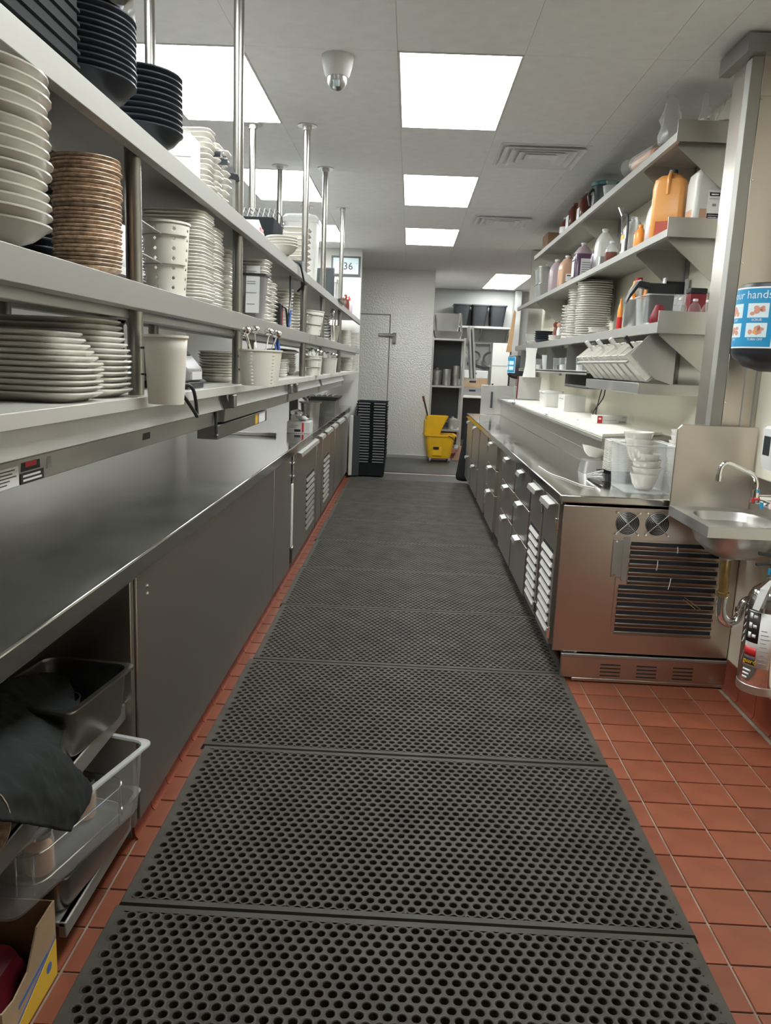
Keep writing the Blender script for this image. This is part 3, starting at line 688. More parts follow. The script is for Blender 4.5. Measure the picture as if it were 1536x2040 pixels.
def utensil_bin(label, pl, pr, pt, pb, X, z, holes, post=None, tools=0, tilt=(0,0), rr=.0):
    c_ = U((pl+pr)/2, pb, X=X); Y = c_.y; d = math.hypot(X, Y)
    if z is None: z = c_.z
    rt = (pr-pl)*Y*Y/(2*F*d); zt = U((pl+pr)/2, pt+6, X=X).z; hh = zt-z
    t = thing('utensil_bin', label, 'bin', (X, Y, z), (tilt[0], tilt[1], rr), group='perforated utensil bins')
    o = obj('body', bin_mesh(rt, rt*.82, hh, holes), parent=t)
    s_ = o.modifiers.new('wall', 'SOLIDIFY'); s_.thickness = .002
    obj('rim', rim_ring(rt, hh), 'plastic_white', t)
    if post:
        px, py = post[0]-X, post[1]-Y; dd = math.hypot(px, py); px *= 1-.024/dd; py *= 1-.024/dd
        for zz in (hh*.82, hh*.42):
            rad = rt*(.82+.18*zz/hh)+.003
            ux, uy = px/math.hypot(px, py), py/math.hypot(px, py); a0 = math.atan2(uy, ux)
            ring = [(rad*math.cos(a0+q), rad*math.sin(a0+q), zz) for q in [i*.15-1.2 for i in range(17)]]
            obj('holder', MB().tube(ring, .0022, 5).tube([(ux*rad, uy*rad, zz), (px, py, zz)], .003, 6), post[2] if len(post) > 2 else 'steel_dark', t)
    STK.append((label, round(Y,2), round(rt,3), round(hh,3)))
    for k in range(tools):
        a = .9*k+.3; bx, by = .4*rt*math.cos(a), .4*rt*math.sin(a)
        e = Vector((bx*1.9, by*1.9, hh+(.055 if X > -.65 else .018)+.008*(k % 3)))
        o = obj('spoon', MB().tube([(bx*.6, by*.6, .012), (bx*1.2, by*1.2, hh), tuple(e)], .0028, 6).lathe([(.001,-.005),(.012,-.003),(.018,.004),(.019,.012),(.012,.020),(.001,.023)], 12, tuple(e), sx=1, sy=.45), 'chrome')
        o.location = t.location; tag(o, ordn(k+1)+' metal spoon standing in the '+label[:label.find(' ')]+' utensil bin', 'spoon', 'spoons in the bins')
    return t, Y, rt, hh
# ================================================================== left middle shelf
G = 'crockery on the left middle shelf'
stack('soup_bowl', 'bowl', 'the tall white stack at the left edge, middle shelf', 'wide white bowls', 15, ZM, 186, 'L', pr=112, r=.150, pb=470, h=.045, kind='bowl', jit=.005, wob=.005, maxz=1.955, gap=-.025)
stack('side_plate', 'plate', 'the dark stack tucked behind the white bowls', 'dark plates', 14, ZM, 285, 'L', pr=124, r=.105, pb=470, h=.026, m='ceramic_black', X=-.96, maxz=1.95)
stack('stoneware_plate', 'plate', 'the tall speckled brown stack left of the upright', 'brown plates', 28, ZM, 322, 'L', pl=107, pr=245, pb=520, h=.018, m='ceramic_brown', jit=.003, gap=.004)
t, *_ = utensil_bin('upper perforated white utensil bin beside the brown plates', 285, 378, 441, 572, -.735, ZM+.0008, (4, 6), post=(-.711, 2.07, 'steel'))
Gs = 'white stacks beyond the upper bin'
stack('square_plate', 'plate', 'the tall white stack behind the upper utensil bin', Gs, 27, ZM, 440, 'L', pr=420, r=.105, pb=580, h=.018, kind='square', jit=.003, maxz=1.955)
stack('square_plate', 'plate', 'the second white stack behind the upper utensil bin', Gs, 21, ZM, 482, 'L', pr=440, r=.095, pb=600, h=.018, kind='square', X=-.80, maxz=1.94)
stack('square_plate', 'plate', 'the shorter white stack left of the second pole', Gs, 15, ZM, 522, 'L', pr=464, r=.08, pb=610, h=.018, kind='square', X=-.835)
# grey ingredient tub with a sheet of paper
c = U(506, 628, X=-.735); t = thing('ingredient_tub', 'grey tapered tub with a paper list, beside the second pole', 'tub', (-.735, c.y, ZM+.0008)); k_ = c.y/F
obj('body', MB().loft([rrect(0,0,.075,.075,.012,0), rrect(0,0,.115,.115,.015,.20), rrect(0,0,.120,.120,.016,.205), rrect(0,0,.110,.110,.014,.205), rrect(0,0,.070,.070,.010,.005)]), 'plastic_grey', t)
obj('rim', MB().loft([rrect(0,0,.124,.124,.017,.196), rrect(0,0,.128,.128,.018,.205), rrect(0,0,.121,.121,.016,.206), rrect(0,0,.118,.118,.016,.197)], caps=False), 'plastic_dark', t)
sh = obj('paper', MB().cbox((.005, -.062, .135), (.062, .0015, .21), Euler((-.10,0,0)).to_matrix()), 'label_white', t)
for k, (z, l) in enumerate(((.215, .045), (.208, .03), (.17, .04), (.16, .04), (.12, .05), (.07, .035))):
    obj('print', MB().cbox((-.002, -.0635-(z-.135)*.10*-1-.0014-.0, z), (l, .0006, .0025), Euler((-.10,0,0)).to_matrix()), 'ink_grey', t)
stack('rimmed_plate', 'green-rimmed plate', 'the small tilted pile above the paper tub', 'green-rimmed plates', 3, ZM+.20, 526, 'L', pl=486, pr=516, pb=545, h=.02, m='ceramic', pitch=.010, X=-.85)
stack('square_plate', 'plate', 'the white stack right of the grey tub', Gs, 17, ZM, 546, 'L', pr=537, r=.10, pb=620, h=.018, kind='square')
stack('square_plate', 'plate', 'the lower white stack left of the black cords', Gs, 10, ZM, 582, 'L', pr=550, r=.08, pb=620, h=.018, kind='square', X=-.80)
stack('dinner_plate', 'plate', 'the wide pile behind the black cords', 'white plates behind the cords', 13, ZM, 578, 'L', pl=548, pr=584, pb=640, h=.02, X=-.79, pitch=.019)
stack('dinner_plate', 'plate', 'the pile just left of the fourth pole, middle shelf', 'white plates behind the cords', 14, ZM, 602, 'L', pr=603, r=.11, pb=650, h=.02, X=-.86)
c = U(552, 640, X=-.74)
for k, (y_, m) in enumerate(((c.y-.05, 'plastic_black'), (c.y, 'red_dark'))):
    tag(obj('menu_folder', MB().box(-.90, -.71, y_-.012, y_+.012, ZM+.0008, ZM+.125), m, bevel=.003), ['black folder standing among the white plates, middle shelf', 'dark red folder standing next to the black folder'][k], 'folder')
c = U(572, 645, X=-.70)
tag(obj('power_cord', MB().tube(bez([(-.705, c.y-.15, ZM+.11), (-.70, c.y-.05, ZM+.10), (-.70, c.y, ZM+.03), (-.70, c.y+.02, ZM+.010), (-.70, c.y+.04, ZM+.06), (-.705, c.y+.13, ZM+.16), (-.71, c.y+.15, ZM+.30)]), .006), 'plastic_black'), 'black power cord looping in front of plates, middle shelf', 'cord')
tag(obj('power_cord', MB().tube(bez([(-.69, c.y, ZM+.012), (-.69, c.y+.03, ZM+.05), (-.69, c.y+.06, ZM+.10)]), .006), 'blue_cord'), 'short blue cord beside the black cord, middle shelf', 'cord')
utensil_bin('tilted plain white utensil bin on the middle shelf, far part', 603, 641, 613, 668, -.70, ZM+.006, (9, 2), post=(-.711, 5.291), tilt=(0, .08))
# far end of the middle shelf: steel canister, glasses, dishes
c = U(660, 683, X=-.74); t = thing('steel_canister', 'small steel canister with tools, right of the tilted bin', 'canister', (-.74, c.y, ZM+.0008))
obj('body', MB().lathe([(.055, 0), (.075, .15), (.078, .152), (.073, .152), (.05, .004)], 24), 'chrome', t)
obj('whisk', MB().tube([(0,0,.01),(.01,.01,.22)], .005).lathe([(.004,.21),(.02,.24),(.022,.27),(.012,.30),(.001,.305)], 10), 'chrome', t)
obj('handle', MB().tube([(.02,-.02,.01),(.04,-.04,.26)], .006), 'steel_dark', t)
x0 = -.80
for k in range(9):
    o = obj('ramekin', plate_mesh('ramekin', .060, .035, 'steel_soft', 'cupbowl'), loc=(x0, 7.35, ZM+.0008+.026*k)); tag(o, ('top ' if k == 8 else ordn(9-k)+' ')+'steel bowl'+(' of ' if k == 8 else ' from the top of ')+'the column beyond the fifth pole', 'bowl', 'steel bowls')
stack('dinner_plate', 'plate', 'the last pile on the middle shelf', 'last white plates', 11, ZM, 652, 'L', pr=714, r=.09, pb=690, h=.02, X=-.765, pitch=.018)
stack('side_plate', 'plate', 'the pile before the last, middle shelf', 'last white plates', 11, ZM, 645, 'L', pr=700, r=.08, pb=690, h=.02, X=-.80, pitch=.018)
# ================================================================== left lower shelf
pm = plate_mesh('serving_platter', .105, .021, 'ceramic', ('platter', .42))
for (y0, n, nm, xo, pp) in ((1.70, 11, 'the near platter stack, lower left shelf', -.885, .0124), (1.925, 13, 'the far platter stack, beside the lower utensil bin', -.900, .0134)):
    for k in range(n):
        sl = .10*max(0, (k-n*.45)/n)*(1 if n == 11 else .5)
        o = obj('serving_platter', pm, loc=(xo-sl+random.uniform(-.002,.002), y0+random.uniform(-.002,.002), ZL+.0008+pp*k), rot=(0, 0, random.uniform(-.003,.003)))
        tag(o, ('top' if k == n-1 else ordn(n-k))+' white platter'+(' of ' if k == n-1 else ' from the top of ')+nm, 'platter', 'white serving platters')
fk = MB().tube([(0,0,.004),(0,.09,.006),(0,.12,.010)], .004)
for k in range(4): fk.tube([(-.009+.006*k, .13, .012), (-.009+.006*k, .175, .022)], .0014, 5)
fk.box(-.011, .011, .118, .134, .009, .013)
tag(obj('fork', fk, 'chrome', loc=(-.735, 1.20, ZL+.003), rot=(.18, 0, -.1)), 'metal fork at the left edge, in front of the platters', 'fork')
tag(obj('napkin', MB().loft([rrect(0,0,.10,.12,.01,0), rrect(0,0,.095,.115,.01,.014)]), 'cloth_white', loc=(-.80, 1.20, ZL+.0008)), 'folded white napkin beside the fork at the left edge', 'napkin')
utensil_bin('lower plain white utensil bin in front of the platter stacks', 287, 375, 664, 786, -.612, 1.370, (40, 1), post=(-.711, 2.07, 'plastic_black'))
c = U(370, 800, X=-.655)
tag(obj('power_cord', MB().tube(bez([(-.70, 2.24, ZL+.05), (-.66, 2.30, ZL+.0), (-.645, 2.38, ZL-.055), (-.645, 2.42, ZL-.075), (-.65, 2.44, ZL-.062), (-.654, 2.41, ZL+.006), (-.68, 2.38, ZL+.022), (-.75, 2.36, ZL+.012)]), .0055), 'plastic_black'), 'black cord hanging in a loop below the lower shelf', 'cord')
c = U(390, 770, X=-.80); t = thing('ticket_printer', 'grey and black ticket printer behind the lower utensil bin', 'printer', (-.80, 2.62, ZL+.0008))
obj('body', MB().prism([(-.10, .02), (.09, .02), (.10, .06), (.05, .12), (-.10, .14)], -.09, .09, 'y'), 'plastic_grey', t, bevel=.008)
obj('base', MB().box(-.10, .10, -.095, .095, 0, .022), 'plastic_black', t, bevel=.004)
obj('paper_slot', MB().cbox((.055, 0, .112), (.02, .12, .012), Euler((0,.8,0)).to_matrix()), 'ink_black', t)
obj('front_face', MB().box(.095, .103, -.06, .06, .03, .055), 'box_white', t)
t = thing('coffee_warmer', 'tall black appliance standing behind the ticket printer', 'appliance', (-1.0, 2.55, ZL+.0008))
obj('body', MB().loft([rrect(0,0,.14,.16,.02,0), rrect(0,0,.13,.15,.02,.20)]), 'plastic_black', t)
obj('hose', MB().tube(bez([(.05,.07,.2),(.06,.11,.22),(.06,.15,.17),(.06,.16,.05)]), .012), 'plastic_black', t)
stack('dinner_plate', 'plate', 'the pile between printer and second pole, lower shelf', 'white plates on the lower shelf', 10, ZL, 700, 'L', pl=396, pr=470, pb=755, h=.024, X=-.82)
utensil_bin('middle perforated utensil bin with spoons, right of the second pole', 474, 561, 692, 768, -.575, None, (5, 9), post=(-.711, 3.29, 'plastic_black'), tools=5)
x, y, rr, zt = stack('wrapped_plate', 'plate', 'the plastic-wrapped pile behind the spoon bin', 'wrapped plates', 7, ZL, 716, 'L', pl=544, pr=572, pb=750, h=.02, X=-.78)
tag(obj('plastic_wrap', MB().lathe([(rr+.008, .03), (rr+.012, .05), (rr+.006, .08), (rr+.014, .10), (rr*.9, zt-ZL+.006), (.01, zt-ZL+.008)], 14, caps=False), 'clear_bag', loc=(x, y, ZL)), 'crumpled clear wrap over the pile behind the spoon bin', 'plastic wrap')
stack('dinner_plate', 'plate', 'the pile behind the blue cord, lower shelf', 'white plates on the lower shelf', 10, ZL, 703, 'L', pl=556, pr=590, pb=745, h=.022, X=-.875)
tag(obj('round_tray', MB().lathe([(.12,0),(.125,.006),(.10,.02),(.02,.026),(.001,.027)], 24), 'steel_soft', loc=(-.875, 5.42, ZL+.151)), 'flat round steel tray on the plates behind the blue cord', 'tray')
tag(obj('power_cord', MB().tube(bez([(-.675, 3.95, ZL-.03), (-.672, 3.97, ZL+.02), (-.672, 4.02, ZL+.06), (-.674, 4.10, ZL+.10), (-.68, 4.16, ZL+.15), (-.70, 4.2, ZL+.22)]), .007).tube(bez([(-.68, 3.96, ZL+.0), (-.672, 3.99, ZL+.07), (-.676, 4.07, ZL+.12), (-.70, 4.1, ZL+.22)]), .005), 'blue_cord'), 'bright blue cord running up in front of the lower shelf plates', 'cord')
utensil_bin('nearer of two far perforated utensil bins, right of the third pole', 607, 641, 703, 756, -.69, ZL+.0008, (5, 8), post=(-.711, 5.291), tools=4)
utensil_bin('farther of two far perforated utensil bins, holding tongs', 641, 671, 708, 752, -.69, ZL+.0008, (5, 7), tools=3)
stack('oval_dish', 'dish', 'the first far pile on the lower shelf', 'far dishes on the lower shelf', 10, ZL, 706, 'L', pl=677, pr=702, pb=738, h=.02, X=-.76, pitch=.0155)
stack('oval_dish', 'dish', 'the last far pile on the lower shelf', 'far dishes on the lower shelf', 8, ZL, 708, 'L', pl=694, pr=714, pb=735, h=.02, X=-.72, pitch=.0155)
# ================================================================== left upper shelf
t = thing('storage_basket', 'black ribbed plastic basket at the near end of the upper shelf', 'basket', (-.885, 1.50, ZU+.0008))
obj('shell', MB().loft([rrect(0,0,.38,.43,.012,0), rrect(0,0,.39,.44,.012,.34), rrect(0,0,.37,.42,.012,.34), rrect(0,0,.36,.41,.012,.006)]), 'crate', t)
for k in range(12):
    z = .02+.026*k; w_ = .382+.01*z/.34; d_ = .432+.01*z/.34
    obj('rib', MB().loft([rrect(0,0,w_,d_,.012,z), rrect(0,0,w_+.007,d_+.007,.012,z+.003), rrect(0,0,w_+.007,d_+.007,.012,z+.008), rrect(0,0,w_,d_,.012,z+.011)], caps=False), 'crate', t)
def rim_plate(name, r, h): return None
x, y, rr, zt = stack('black_plate', 'black plate', 'the tall dark stack beside the black basket', 'black plates on the upper shelf', 11, ZU, 40, 'L', pr=270, r=.125, pb=190, h=.055, m='ceramic_black', jit=.0012, wob=.003, kind='bowl', pitch=.0130, gap=-.03)
tag(obj('foil_tray', MB().loft([rrect(0,0,.17,.17,.03,0), rrect(0,0,.24,.24,.04,.035), rrect(0,0,.235,.235,.04,.036), rrect(0,0,.165,.165,.03,.004)]), 'chrome', loc=(x, y, zt+.001), rot=(.06,.04,.3)), 'shiny foil tray on top of the tall black stack', 'tray')
stack('black_plate', 'black plate', 'the shorter dark stack next to the white box', 'black plates on the upper shelf', 10, ZU, 178, 'L', pr=362, r=.115, pb=285, h=.050, m='ceramic_black', jit=.0012, wob=.003, kind='bowl', pitch=.0152, gap=-.03)
c = U(365, 320, X=-.73); t = thing('paper_box', 'plain white carton on the upper shelf, after the black plates', 'box', (-.775, 2.60, ZU+.0008))
obj('body', MB().box(-.08, .08, -.055, .055, 0, .125), 'box_white', t, bevel=.002)
obj('flap', MB().box(-.08, .08, -.056, -.054, .06, .128), 'box_white', t)
Gq = 'square plates on the upper shelf'
stack('square_plate', 'plate', 'the first tilted square stack on the upper shelf', Gq, 12, ZU, 296, 'L', pr=425, r=.055, pb=370, h=.022, kind='square', jit=.006, wob=.05)
stack('square_plate', 'plate', 'the second square stack on the upper shelf', Gq, 11, ZU, 318, 'L', pr=440, r=.050, pb=380, h=.022, kind='square', jit=.006, wob=.05, X=-.76)
stack('square_plate', 'plate', 'the third square stack on the upper shelf', Gq, 9, ZU, 332, 'L', pr=455, r=.05, pb=388, h=.022, kind='square', jit=.006, wob=.05, X=-.76)
for k in range(4):      # pointed black pot-stand leaves between the plates
    c = U(415+16*k, 306+15*k, X=-.72)
    tag(obj('plate_divider', MB().prism([(0, -.01), (.07, .03), (.012, .012)], -.05, .05, 'x'), 'plastic_black', loc=(-.73, c.y, c.z), rot=(.1*k, 0, .3*k)), ordn(k+1)+' pointed black divider sticking out of the square plates', 'divider', 'black dividers')
t = thing('wire_basket', 'black wire basket behind the poles on the upper shelf', 'basket', (-.97, 5.0, ZU+.0008))
obj('body', MB().loft([rrect(0,0,.24,.36,.03,0), rrect(0,0,.28,.40,.04,.27), rrect(0,0,.26,.38,.04,.27), rrect(0,0,.22,.34,.03,.006)]), 'crate', t)
for k in range(10): obj('wire', MB().tube([(-.135+.030*k, -.19, .27), (-.135+.030*k, -.12, .33), (-.135+.030*k, .12, .33), (-.135+.030*k, .19, .27)], .003, 5), 'plastic_black', t)
t = thing('snack_packet', 'white and red packet on the upper shelf, near the second pole', 'packet', (-.74, 3.62, ZU+.0008))
obj('body', MB().loft([[(-.06,-.09,.0),(.06,-.09,.0),(.06,-.09,.006),(-.06,-.09,.006)], [(-.06,0,.0),(.06,0,.0),(.05,0,.06),(-.05,0,.06)], [(-.06,.09,.0),(.06,.09,.0),(.06,.09,.006),(-.06,.09,.006)]]), 'box_white', t)
obj('band', MB().cbox((.056, .03, .02), (.006, .07, .016)), 'red', t)
stack('pasta_bowl', 'bowl', 'the wide pile at the upper shelf edge', 'wide bowls on the upper shelf', 4, ZU, 462, 'L', pl=530, pr=591, pb=500, h=.05, kind='bowl', pitch=.014, gap=-.05)
stack('square_dish', 'dish', 'the tall square-dish tower on the upper shelf', 'square dishes in a tower', 9, ZU, 455, 'L', pl=556, pr=616, pb=540, h=.024, kind='square', X=-.80)
c = U(592, 515, X=-.72)
tag(obj('black_box', MB().loft([rrect(0,0,.09,.16,.01,0), rrect(0,0,.085,.15,.01,.06)]), 'plastic_dark', loc=(-.73, c.y+.05, ZU+.0008)), 'small black box at the foot of the square-dish tower', 'box')
tag(obj('power_cord', MB().tube(bez([(-.70, c.y-.30, ZU+.02), (-.665, c.y-.28, ZU+.01), (-.655, c.y-.2, ZU-.05), (-.66, c.y-.12, ZU-.09), (-.70, c.y-.10, ZU-.13)]), .006), 'plastic_black'), 'black cord hanging over the edge of the upper shelf', 'cord')
c = U(635, 560, X=-.78); t = thing('storage_container', 'tall white plastic container on the upper shelf, behind the third pole', 'container', (-.885, c.y-.30, ZU+.0008))
hz = U(635, 455, X=-.78).z-ZU
obj('body', MB().loft([rrect(0,0,.22,.24,.04,0), rrect(0,0,.26,.28,.05,hz), rrect(0,0,.25,.27,.05,hz), rrect(0,0,.21,.23,.04,.005)]), 'milky', t)
obj('lid', MB().loft([rrect(0,0,.275,.295,.055,hz-.01), rrect(0,0,.28,.30,.055,hz+.02), rrect(0,0,.24,.26,.05,hz+.045), rrect(0,0,.20,.22,.04,hz+.05)]), 'clear_cloudy', t)
c = U(657, 560, X=-.74)
tag(obj('menu_folder', MB().box(-.92, -.70, c.y-.02, c.y+.02, ZU+.0008, ZU+.27), 'plastic_dark', bevel=.01), 'dark upright folder beside the tall white container', 'folder')
c = U(675, 585, X=-.74); t = thing('food_container', 'clear food container with white lid, last before the clock', 'container', (-.86, c.y, ZU+.0008))
obj('body', MB().loft([rrect(0,0,.20,.24,.03,0), rrect(0,0,.22,.26,.03,.22), rrect(0,0,.21,.25,.03,.22), rrect(0,0,.19,.23,.03,.004)]), 'clear_cloudy', t)
obj('lid', MB().loft([rrect(0,0,.23,.27,.03,.222), rrect(0,0,.235,.275,.03,.25), rrect(0,0,.21,.25,.03,.26)]), 'box_white', t)
tag(obj('serving_tray', MB().loft([rrect(0,0,.34,.5,.03,0), rrect(0,0,.36,.52,.03,.018), rrect(0,0,.35,.51,.03,.018), rrect(0,0,.33,.49,.03,.003)]), 'steel_soft', loc=(-.82, 7.55, ZU+.0008)), 'flat steel tray at the far end of the upper shelf', 'tray')
for k, (px, m, hh, nm) in enumerate(((688, 'sauce_brown', .22, 'dark sauce'), (695, 'juice_mauve', .20, 'mauve'), (703, 'milky', .24, 'white'), (709, 'orange', .16, 'orange'))):
    c = U(px, 610, X=-.76); t = thing('squeeze_bottle', nm+' bottle in the row at the far end of the upper shelf', 'bottle', (-.76, c.y, ZU+.0008), group='far upper shelf bottles')
    obj('body', MB().lathe([(.04,0),(.045,.01),(.045,hh*.65),(.03,hh*.8),(.016,hh*.85),(.014,hh)], 16), m, t)
    obj('cap', MB().lathe([(.018,hh*.92),(.018,hh),(.006,hh+.03)], 12), 'red' if k % 2 else 'box_white', t)
# clock on the end wall
c = U(689, 530, Y=10.70); t = thing('wall_clock', 'digital wall clock with dark frame on the end wall', 'clock', (c.x, 10.715, c.z))
obj('frame', MB().box(-.19, .19, -.022, 0, -.125, .125).box(-.165, .165, -.0225, -.0215, -.10, .10), 'plastic_dark', t, bevel=.006)
obj('screen', MB().box(-.165, .165, -.0255, -.0215, -.10, .10), 'label_pale', t)
text('36', .13, 'ink_black', t, (.03, -.0262, -.045), (PI/2, 0, 0), align='CENTER')
text('°', .06, 'ink_grey', t, (.13, -.0262, .0), (PI/2, 0, 0))
# ================================================================== right wall shelves: jugs, bottles, plates
def jug(name, label, cat, X, Y, z, w, d, h, m='milky', capm='box_white', content=None, level=.5, handle=0, rot=0, group=None, neck=.019, lab=None, square=False):
    t = thing(name, label, cat, (X, Y, z), (0, 0, rot), group=group)
    R = lambda a, zz, q=.22: rrect(0, 0, w*a, d*a, min(w, d)*a*q, zz, 3)
    hb = h*.62
    rings = [R(.9, 0), R(1, .012), R(1, hb*.5), R(.99, hb), R(.86, h*.76, .35), R(.52, h*.88, .45)]
    if square: hb = h*.72; rings = [R(.92, 0, .16), R(1, .012, .16), R(1, hb*.5, .16), R(1, hb, .16), R(.94, h*.83, .2), R(.66, h*.90, .3)]
    top = [rrect(0, 0, neck*2, neck*2, neck*.98, h*.92, 3), rrect(0, 0, neck*2, neck*2, neck*.98, h*.97, 3)]
    obj('body', MB().loft(rings+top), m, t)
    obj('cap', MB().lathe([(neck*1.18, h*.955), (neck*1.18, h), (neck*1.0, h*1.006)], 16), capm, t)
    if content:
        zl = h*level; e = .0014
        def S(zz):
            for k in range(len(rings)-1):
                z0, z1 = rings[k][0][2], rings[k+1][0][2]
                if z0 <= zz <= z1: return 1
            return 1
        a = 1 if zl <= hb else 1-.14*(zl-hb)/(h*.14)
        rr = [rrect(0,0,w*.9+e,d*.9+e,min(w,d)*.2,.001,3), rrect(0,0,w+e*2,d+e*2,min(w,d)*.22,.012,3)]
        if zl > hb: rr.append(rrect(0,0,w+e*2,d+e*2,min(w,d)*.22,hb,3))
        rr.append(rrect(0,0,w*a+e*2,d*a+e*2,min(w,d)*a*.24,zl,3))
        obj('contents', MB().loft(rr), content, t)
    if handle:      # loop handle beside the neck
        s_ = handle
        pts = bez([(0, s_*.012, h*.90), (0, s_*d*.28, h*.93), (0, s_*d*.47, h*.84), (0, s_*d*.47, h*.62)], 6)
        obj('handle', MB().tube(pts, .011, 8), m, t)
    if lab:
        for (x0, x1, z0, z1, lm, face) in lab:
            if face == 'y': obj('sticker', MB().box(x0, x1, -d/2-.0034, -d/2-.0012, z0, z1), lm, t)
            else: obj('sticker', MB().box(-w/2-.0034, -w/2-.0012, x0, x1, z0, z1), lm, t)
    return t
def bottle(name, label, X, Y, z, r, h, m, capm='box_white', content=None, level=.6, cat='bottle', group=None, label_m=None):
    t = thing(name, label, cat, (X, Y, z), group=group)
    obj('body', MB().lathe([(r*.9,0),(r,.008),(r,h*.62),(r*.75,h*.76),(r*.36,h*.86),(r*.34,h*.93)], 20), m, t)
    obj('cap', MB().lathe([(r*.42,h*.90),(r*.42,h*.99),(r*.3,h)], 14), capm, t)
    if content: obj('contents', MB().lathe([(r*.9+.001,.001),(r+.0012,.008),(r+.0012,min(h*level, h*.62))], 20), content, t)
    if label_m: obj('sticker', MB().lathe([(r+.0016,h*.18),(r+.0016,h*.5)], 20, caps=False), label_m, t)
    return t
def rX(px, py, Y): return U(px, py, Y=Y)
Z2 = ZM2+.0008
# --- middle shelf
c = rX(1411, 400, 4.43)
j = jug('vinegar_jug', 'large white jug with purple label at the near end of the middle shelf', 'jug', c.x, 4.43, Z2, .19, .15, .362, content='juice_tan', level=.34, handle=1, neck=.024, square=True,
        lab=[(-.03, .085, .085, .215, 'label_white', 'y'), (-.022, .03, .185, .203, 'purple_print', 'y'), (-.028, .032, .06, .10, 'purple_print', 'y')])
obj('print', MB().box(-.015, .024, -.0792, -.0788, .190, .197).box(-.022, .026, -.0792, -.0788, .090, .093).box(-.020, .020, -.0792, -.0788, .080, .083).box(-.022, .026, -.0792, -.0788, .070, .073), 'label_white', j)
obj('print', MB().box(-.02, .03, -.0790, -.0786, .170, .173).box(-.005, .015, -.0790, -.0786, .135, .148), 'ink_grey', j)
obj('print', MB().box(.045, .08, -.0790, -.0786, .20, .203).box(.045, .08, -.0790, -.0786, .185, .187).box(.045, .075, -.0790, -.0786, .175, .177).box(.045, .08, -.0790, -.0786, .16, .162), 'ink_grey', j)
jug('sauce_jug', 'big orange jug with red sauce and loop handle, middle shelf', 'jug', 1.385, 4.62, Z2, .17, .19, .365, m='orange_jug', capm='plastic_dark', content='sauce_red', level=.24, handle=-1, rot=-.5, neck=.02, square=True)
tag(obj('pot_lid', MB().lathe([(.055,0),(.06,.006),(.05,.016),(.02,.022),(.016,.034),(.001,.036)], 24), 'plastic_black', loc=(1.352, 4.345, Z2)), 'small black lid lying before the orange jug', 'lid')
c = rX(1291, 430, 4.90); jug('oil_jug', 'slim white jug left of the big orange jug', 'jug', c.x+.04, 4.90, Z2, .075, .12, .28, m='milky', content='juice_mauve', level=.45, handle=-1)
c = rX(1286, 410, 5.12); bottle('oil_bottle', 'clear bottle with green cap behind the slim white jug', c.x+.06, 5.14, Z2, .03, .27, 'clear_cloudy', 'green')
c = rX(1271, 460, 5.05); bottle('hot_sauce_bottle', 'slender orange bottle with white print, middle shelf', c.x+.018, 5.06, Z2, .036, .155, 'orange', 'orange', label_m=None)
c = rX(1244, 465, 5.42); t = jug('pitcher', 'white jug with dark handle, in front of the black rag, middle shelf', 'jug', c.x+.05, 5.40, Z2, .12, .17, .26, m='milky', content=None, handle=-1, lab=[(-.06, .05, .02, .12, 'box_white', 'x'), (-.02, .05, .12, .15, 'yellow_print', 'x'), (.02, .045, .05, .10, 'ink_grey', 'x')])
obj('handle_frame', MB().tube(bez([(-.062,-.095,.0),(-.062,-.10,.13),(-.062,-.095,.20),(-.062,-.06,.26),(-.062,0,.27),(-.062,.04,.24)]), .008, 8), 'plastic_dark', t)
tag(obj('serving_fork', MB().tube([(0,0,0),(0,.05,.12)], .006).tube([(0,.05,.12),(.012,.07,.18)],.003,5).tube([(0,.05,.12),(-.004,.075,.18)],.003,5).tube([(0,.05,.12),(-.018,.075,.175)],.003,5), 'chrome', loc=(1.30, 5.28, Z2+.13)), 'metal fork standing against the white jug, middle shelf', 'fork')
c = rX(1213, 495, 5.80); bottle('squeeze_bottle', 'small clear bottle of red-brown sauce, middle shelf', c.x+.02, 5.80, Z2, .042, .17, 'clear_cloudy', 'box_white', 'sauce_brown', .55)
c = rX(1195, 480, 6.05); jug('water_jug', 'tall cloudy jug with dark liquid, beside the purple jug', 'jug', c.x+.05, 6.12, Z2, .12, .15, .30, m='milky', content='steel_dark', level=.33)
c = rX(1180, 510, 6.45); bottle('syrup_bottle', 'dark violet bottle partly hidden beside the purple jug', c.x+.05, 6.47, Z2, .055, .26, 'juice_purple', 'milky')
c = rX(1154, 515, 6.80); t = jug('juice_jug', 'purple juice jug with white label, middle shelf', 'jug', c.x+.03, 6.80, Z2, .15, .15, .30, m='juice_mauve', content='juice_purple', level=.70, lab=[(-.06, .035, .03, .17, 'label_white', 'x'), (-.055, .03, .15, .162, 'ink_black', 'x'), (-.03, .072, .03, .17, 'label_white', 'y')])
for k in range(6): obj('print', MB().box(-.02, .06, -.0805, -.0795, .045+.018*k, .052+.018*k), 'ink_grey', t)
c = rX(1123, 535, 7.35); jug('juice_jug', 'pinkish tan jug with red-edged label, middle shelf', 'jug', c.x+.03, 7.35, Z2, .14, .14, .27, m='juice_pink', content='juice_tan', level=.55, lab=[(-.02, .068, .02, .11, 'label_white', 'y'), (-.02, .068, .02, .045, 'red', 'y'), (-.01, .06, .09, .10, 'ink_black', 'y')])
c = rX(1102, 550, 7.85); jug('juice_jug', 'pale mauve jug, farthest jug on the middle shelf', 'jug', c.x+.03, 7.85, Z2, .13, .13, .30, m='juice_mauve', content=None)
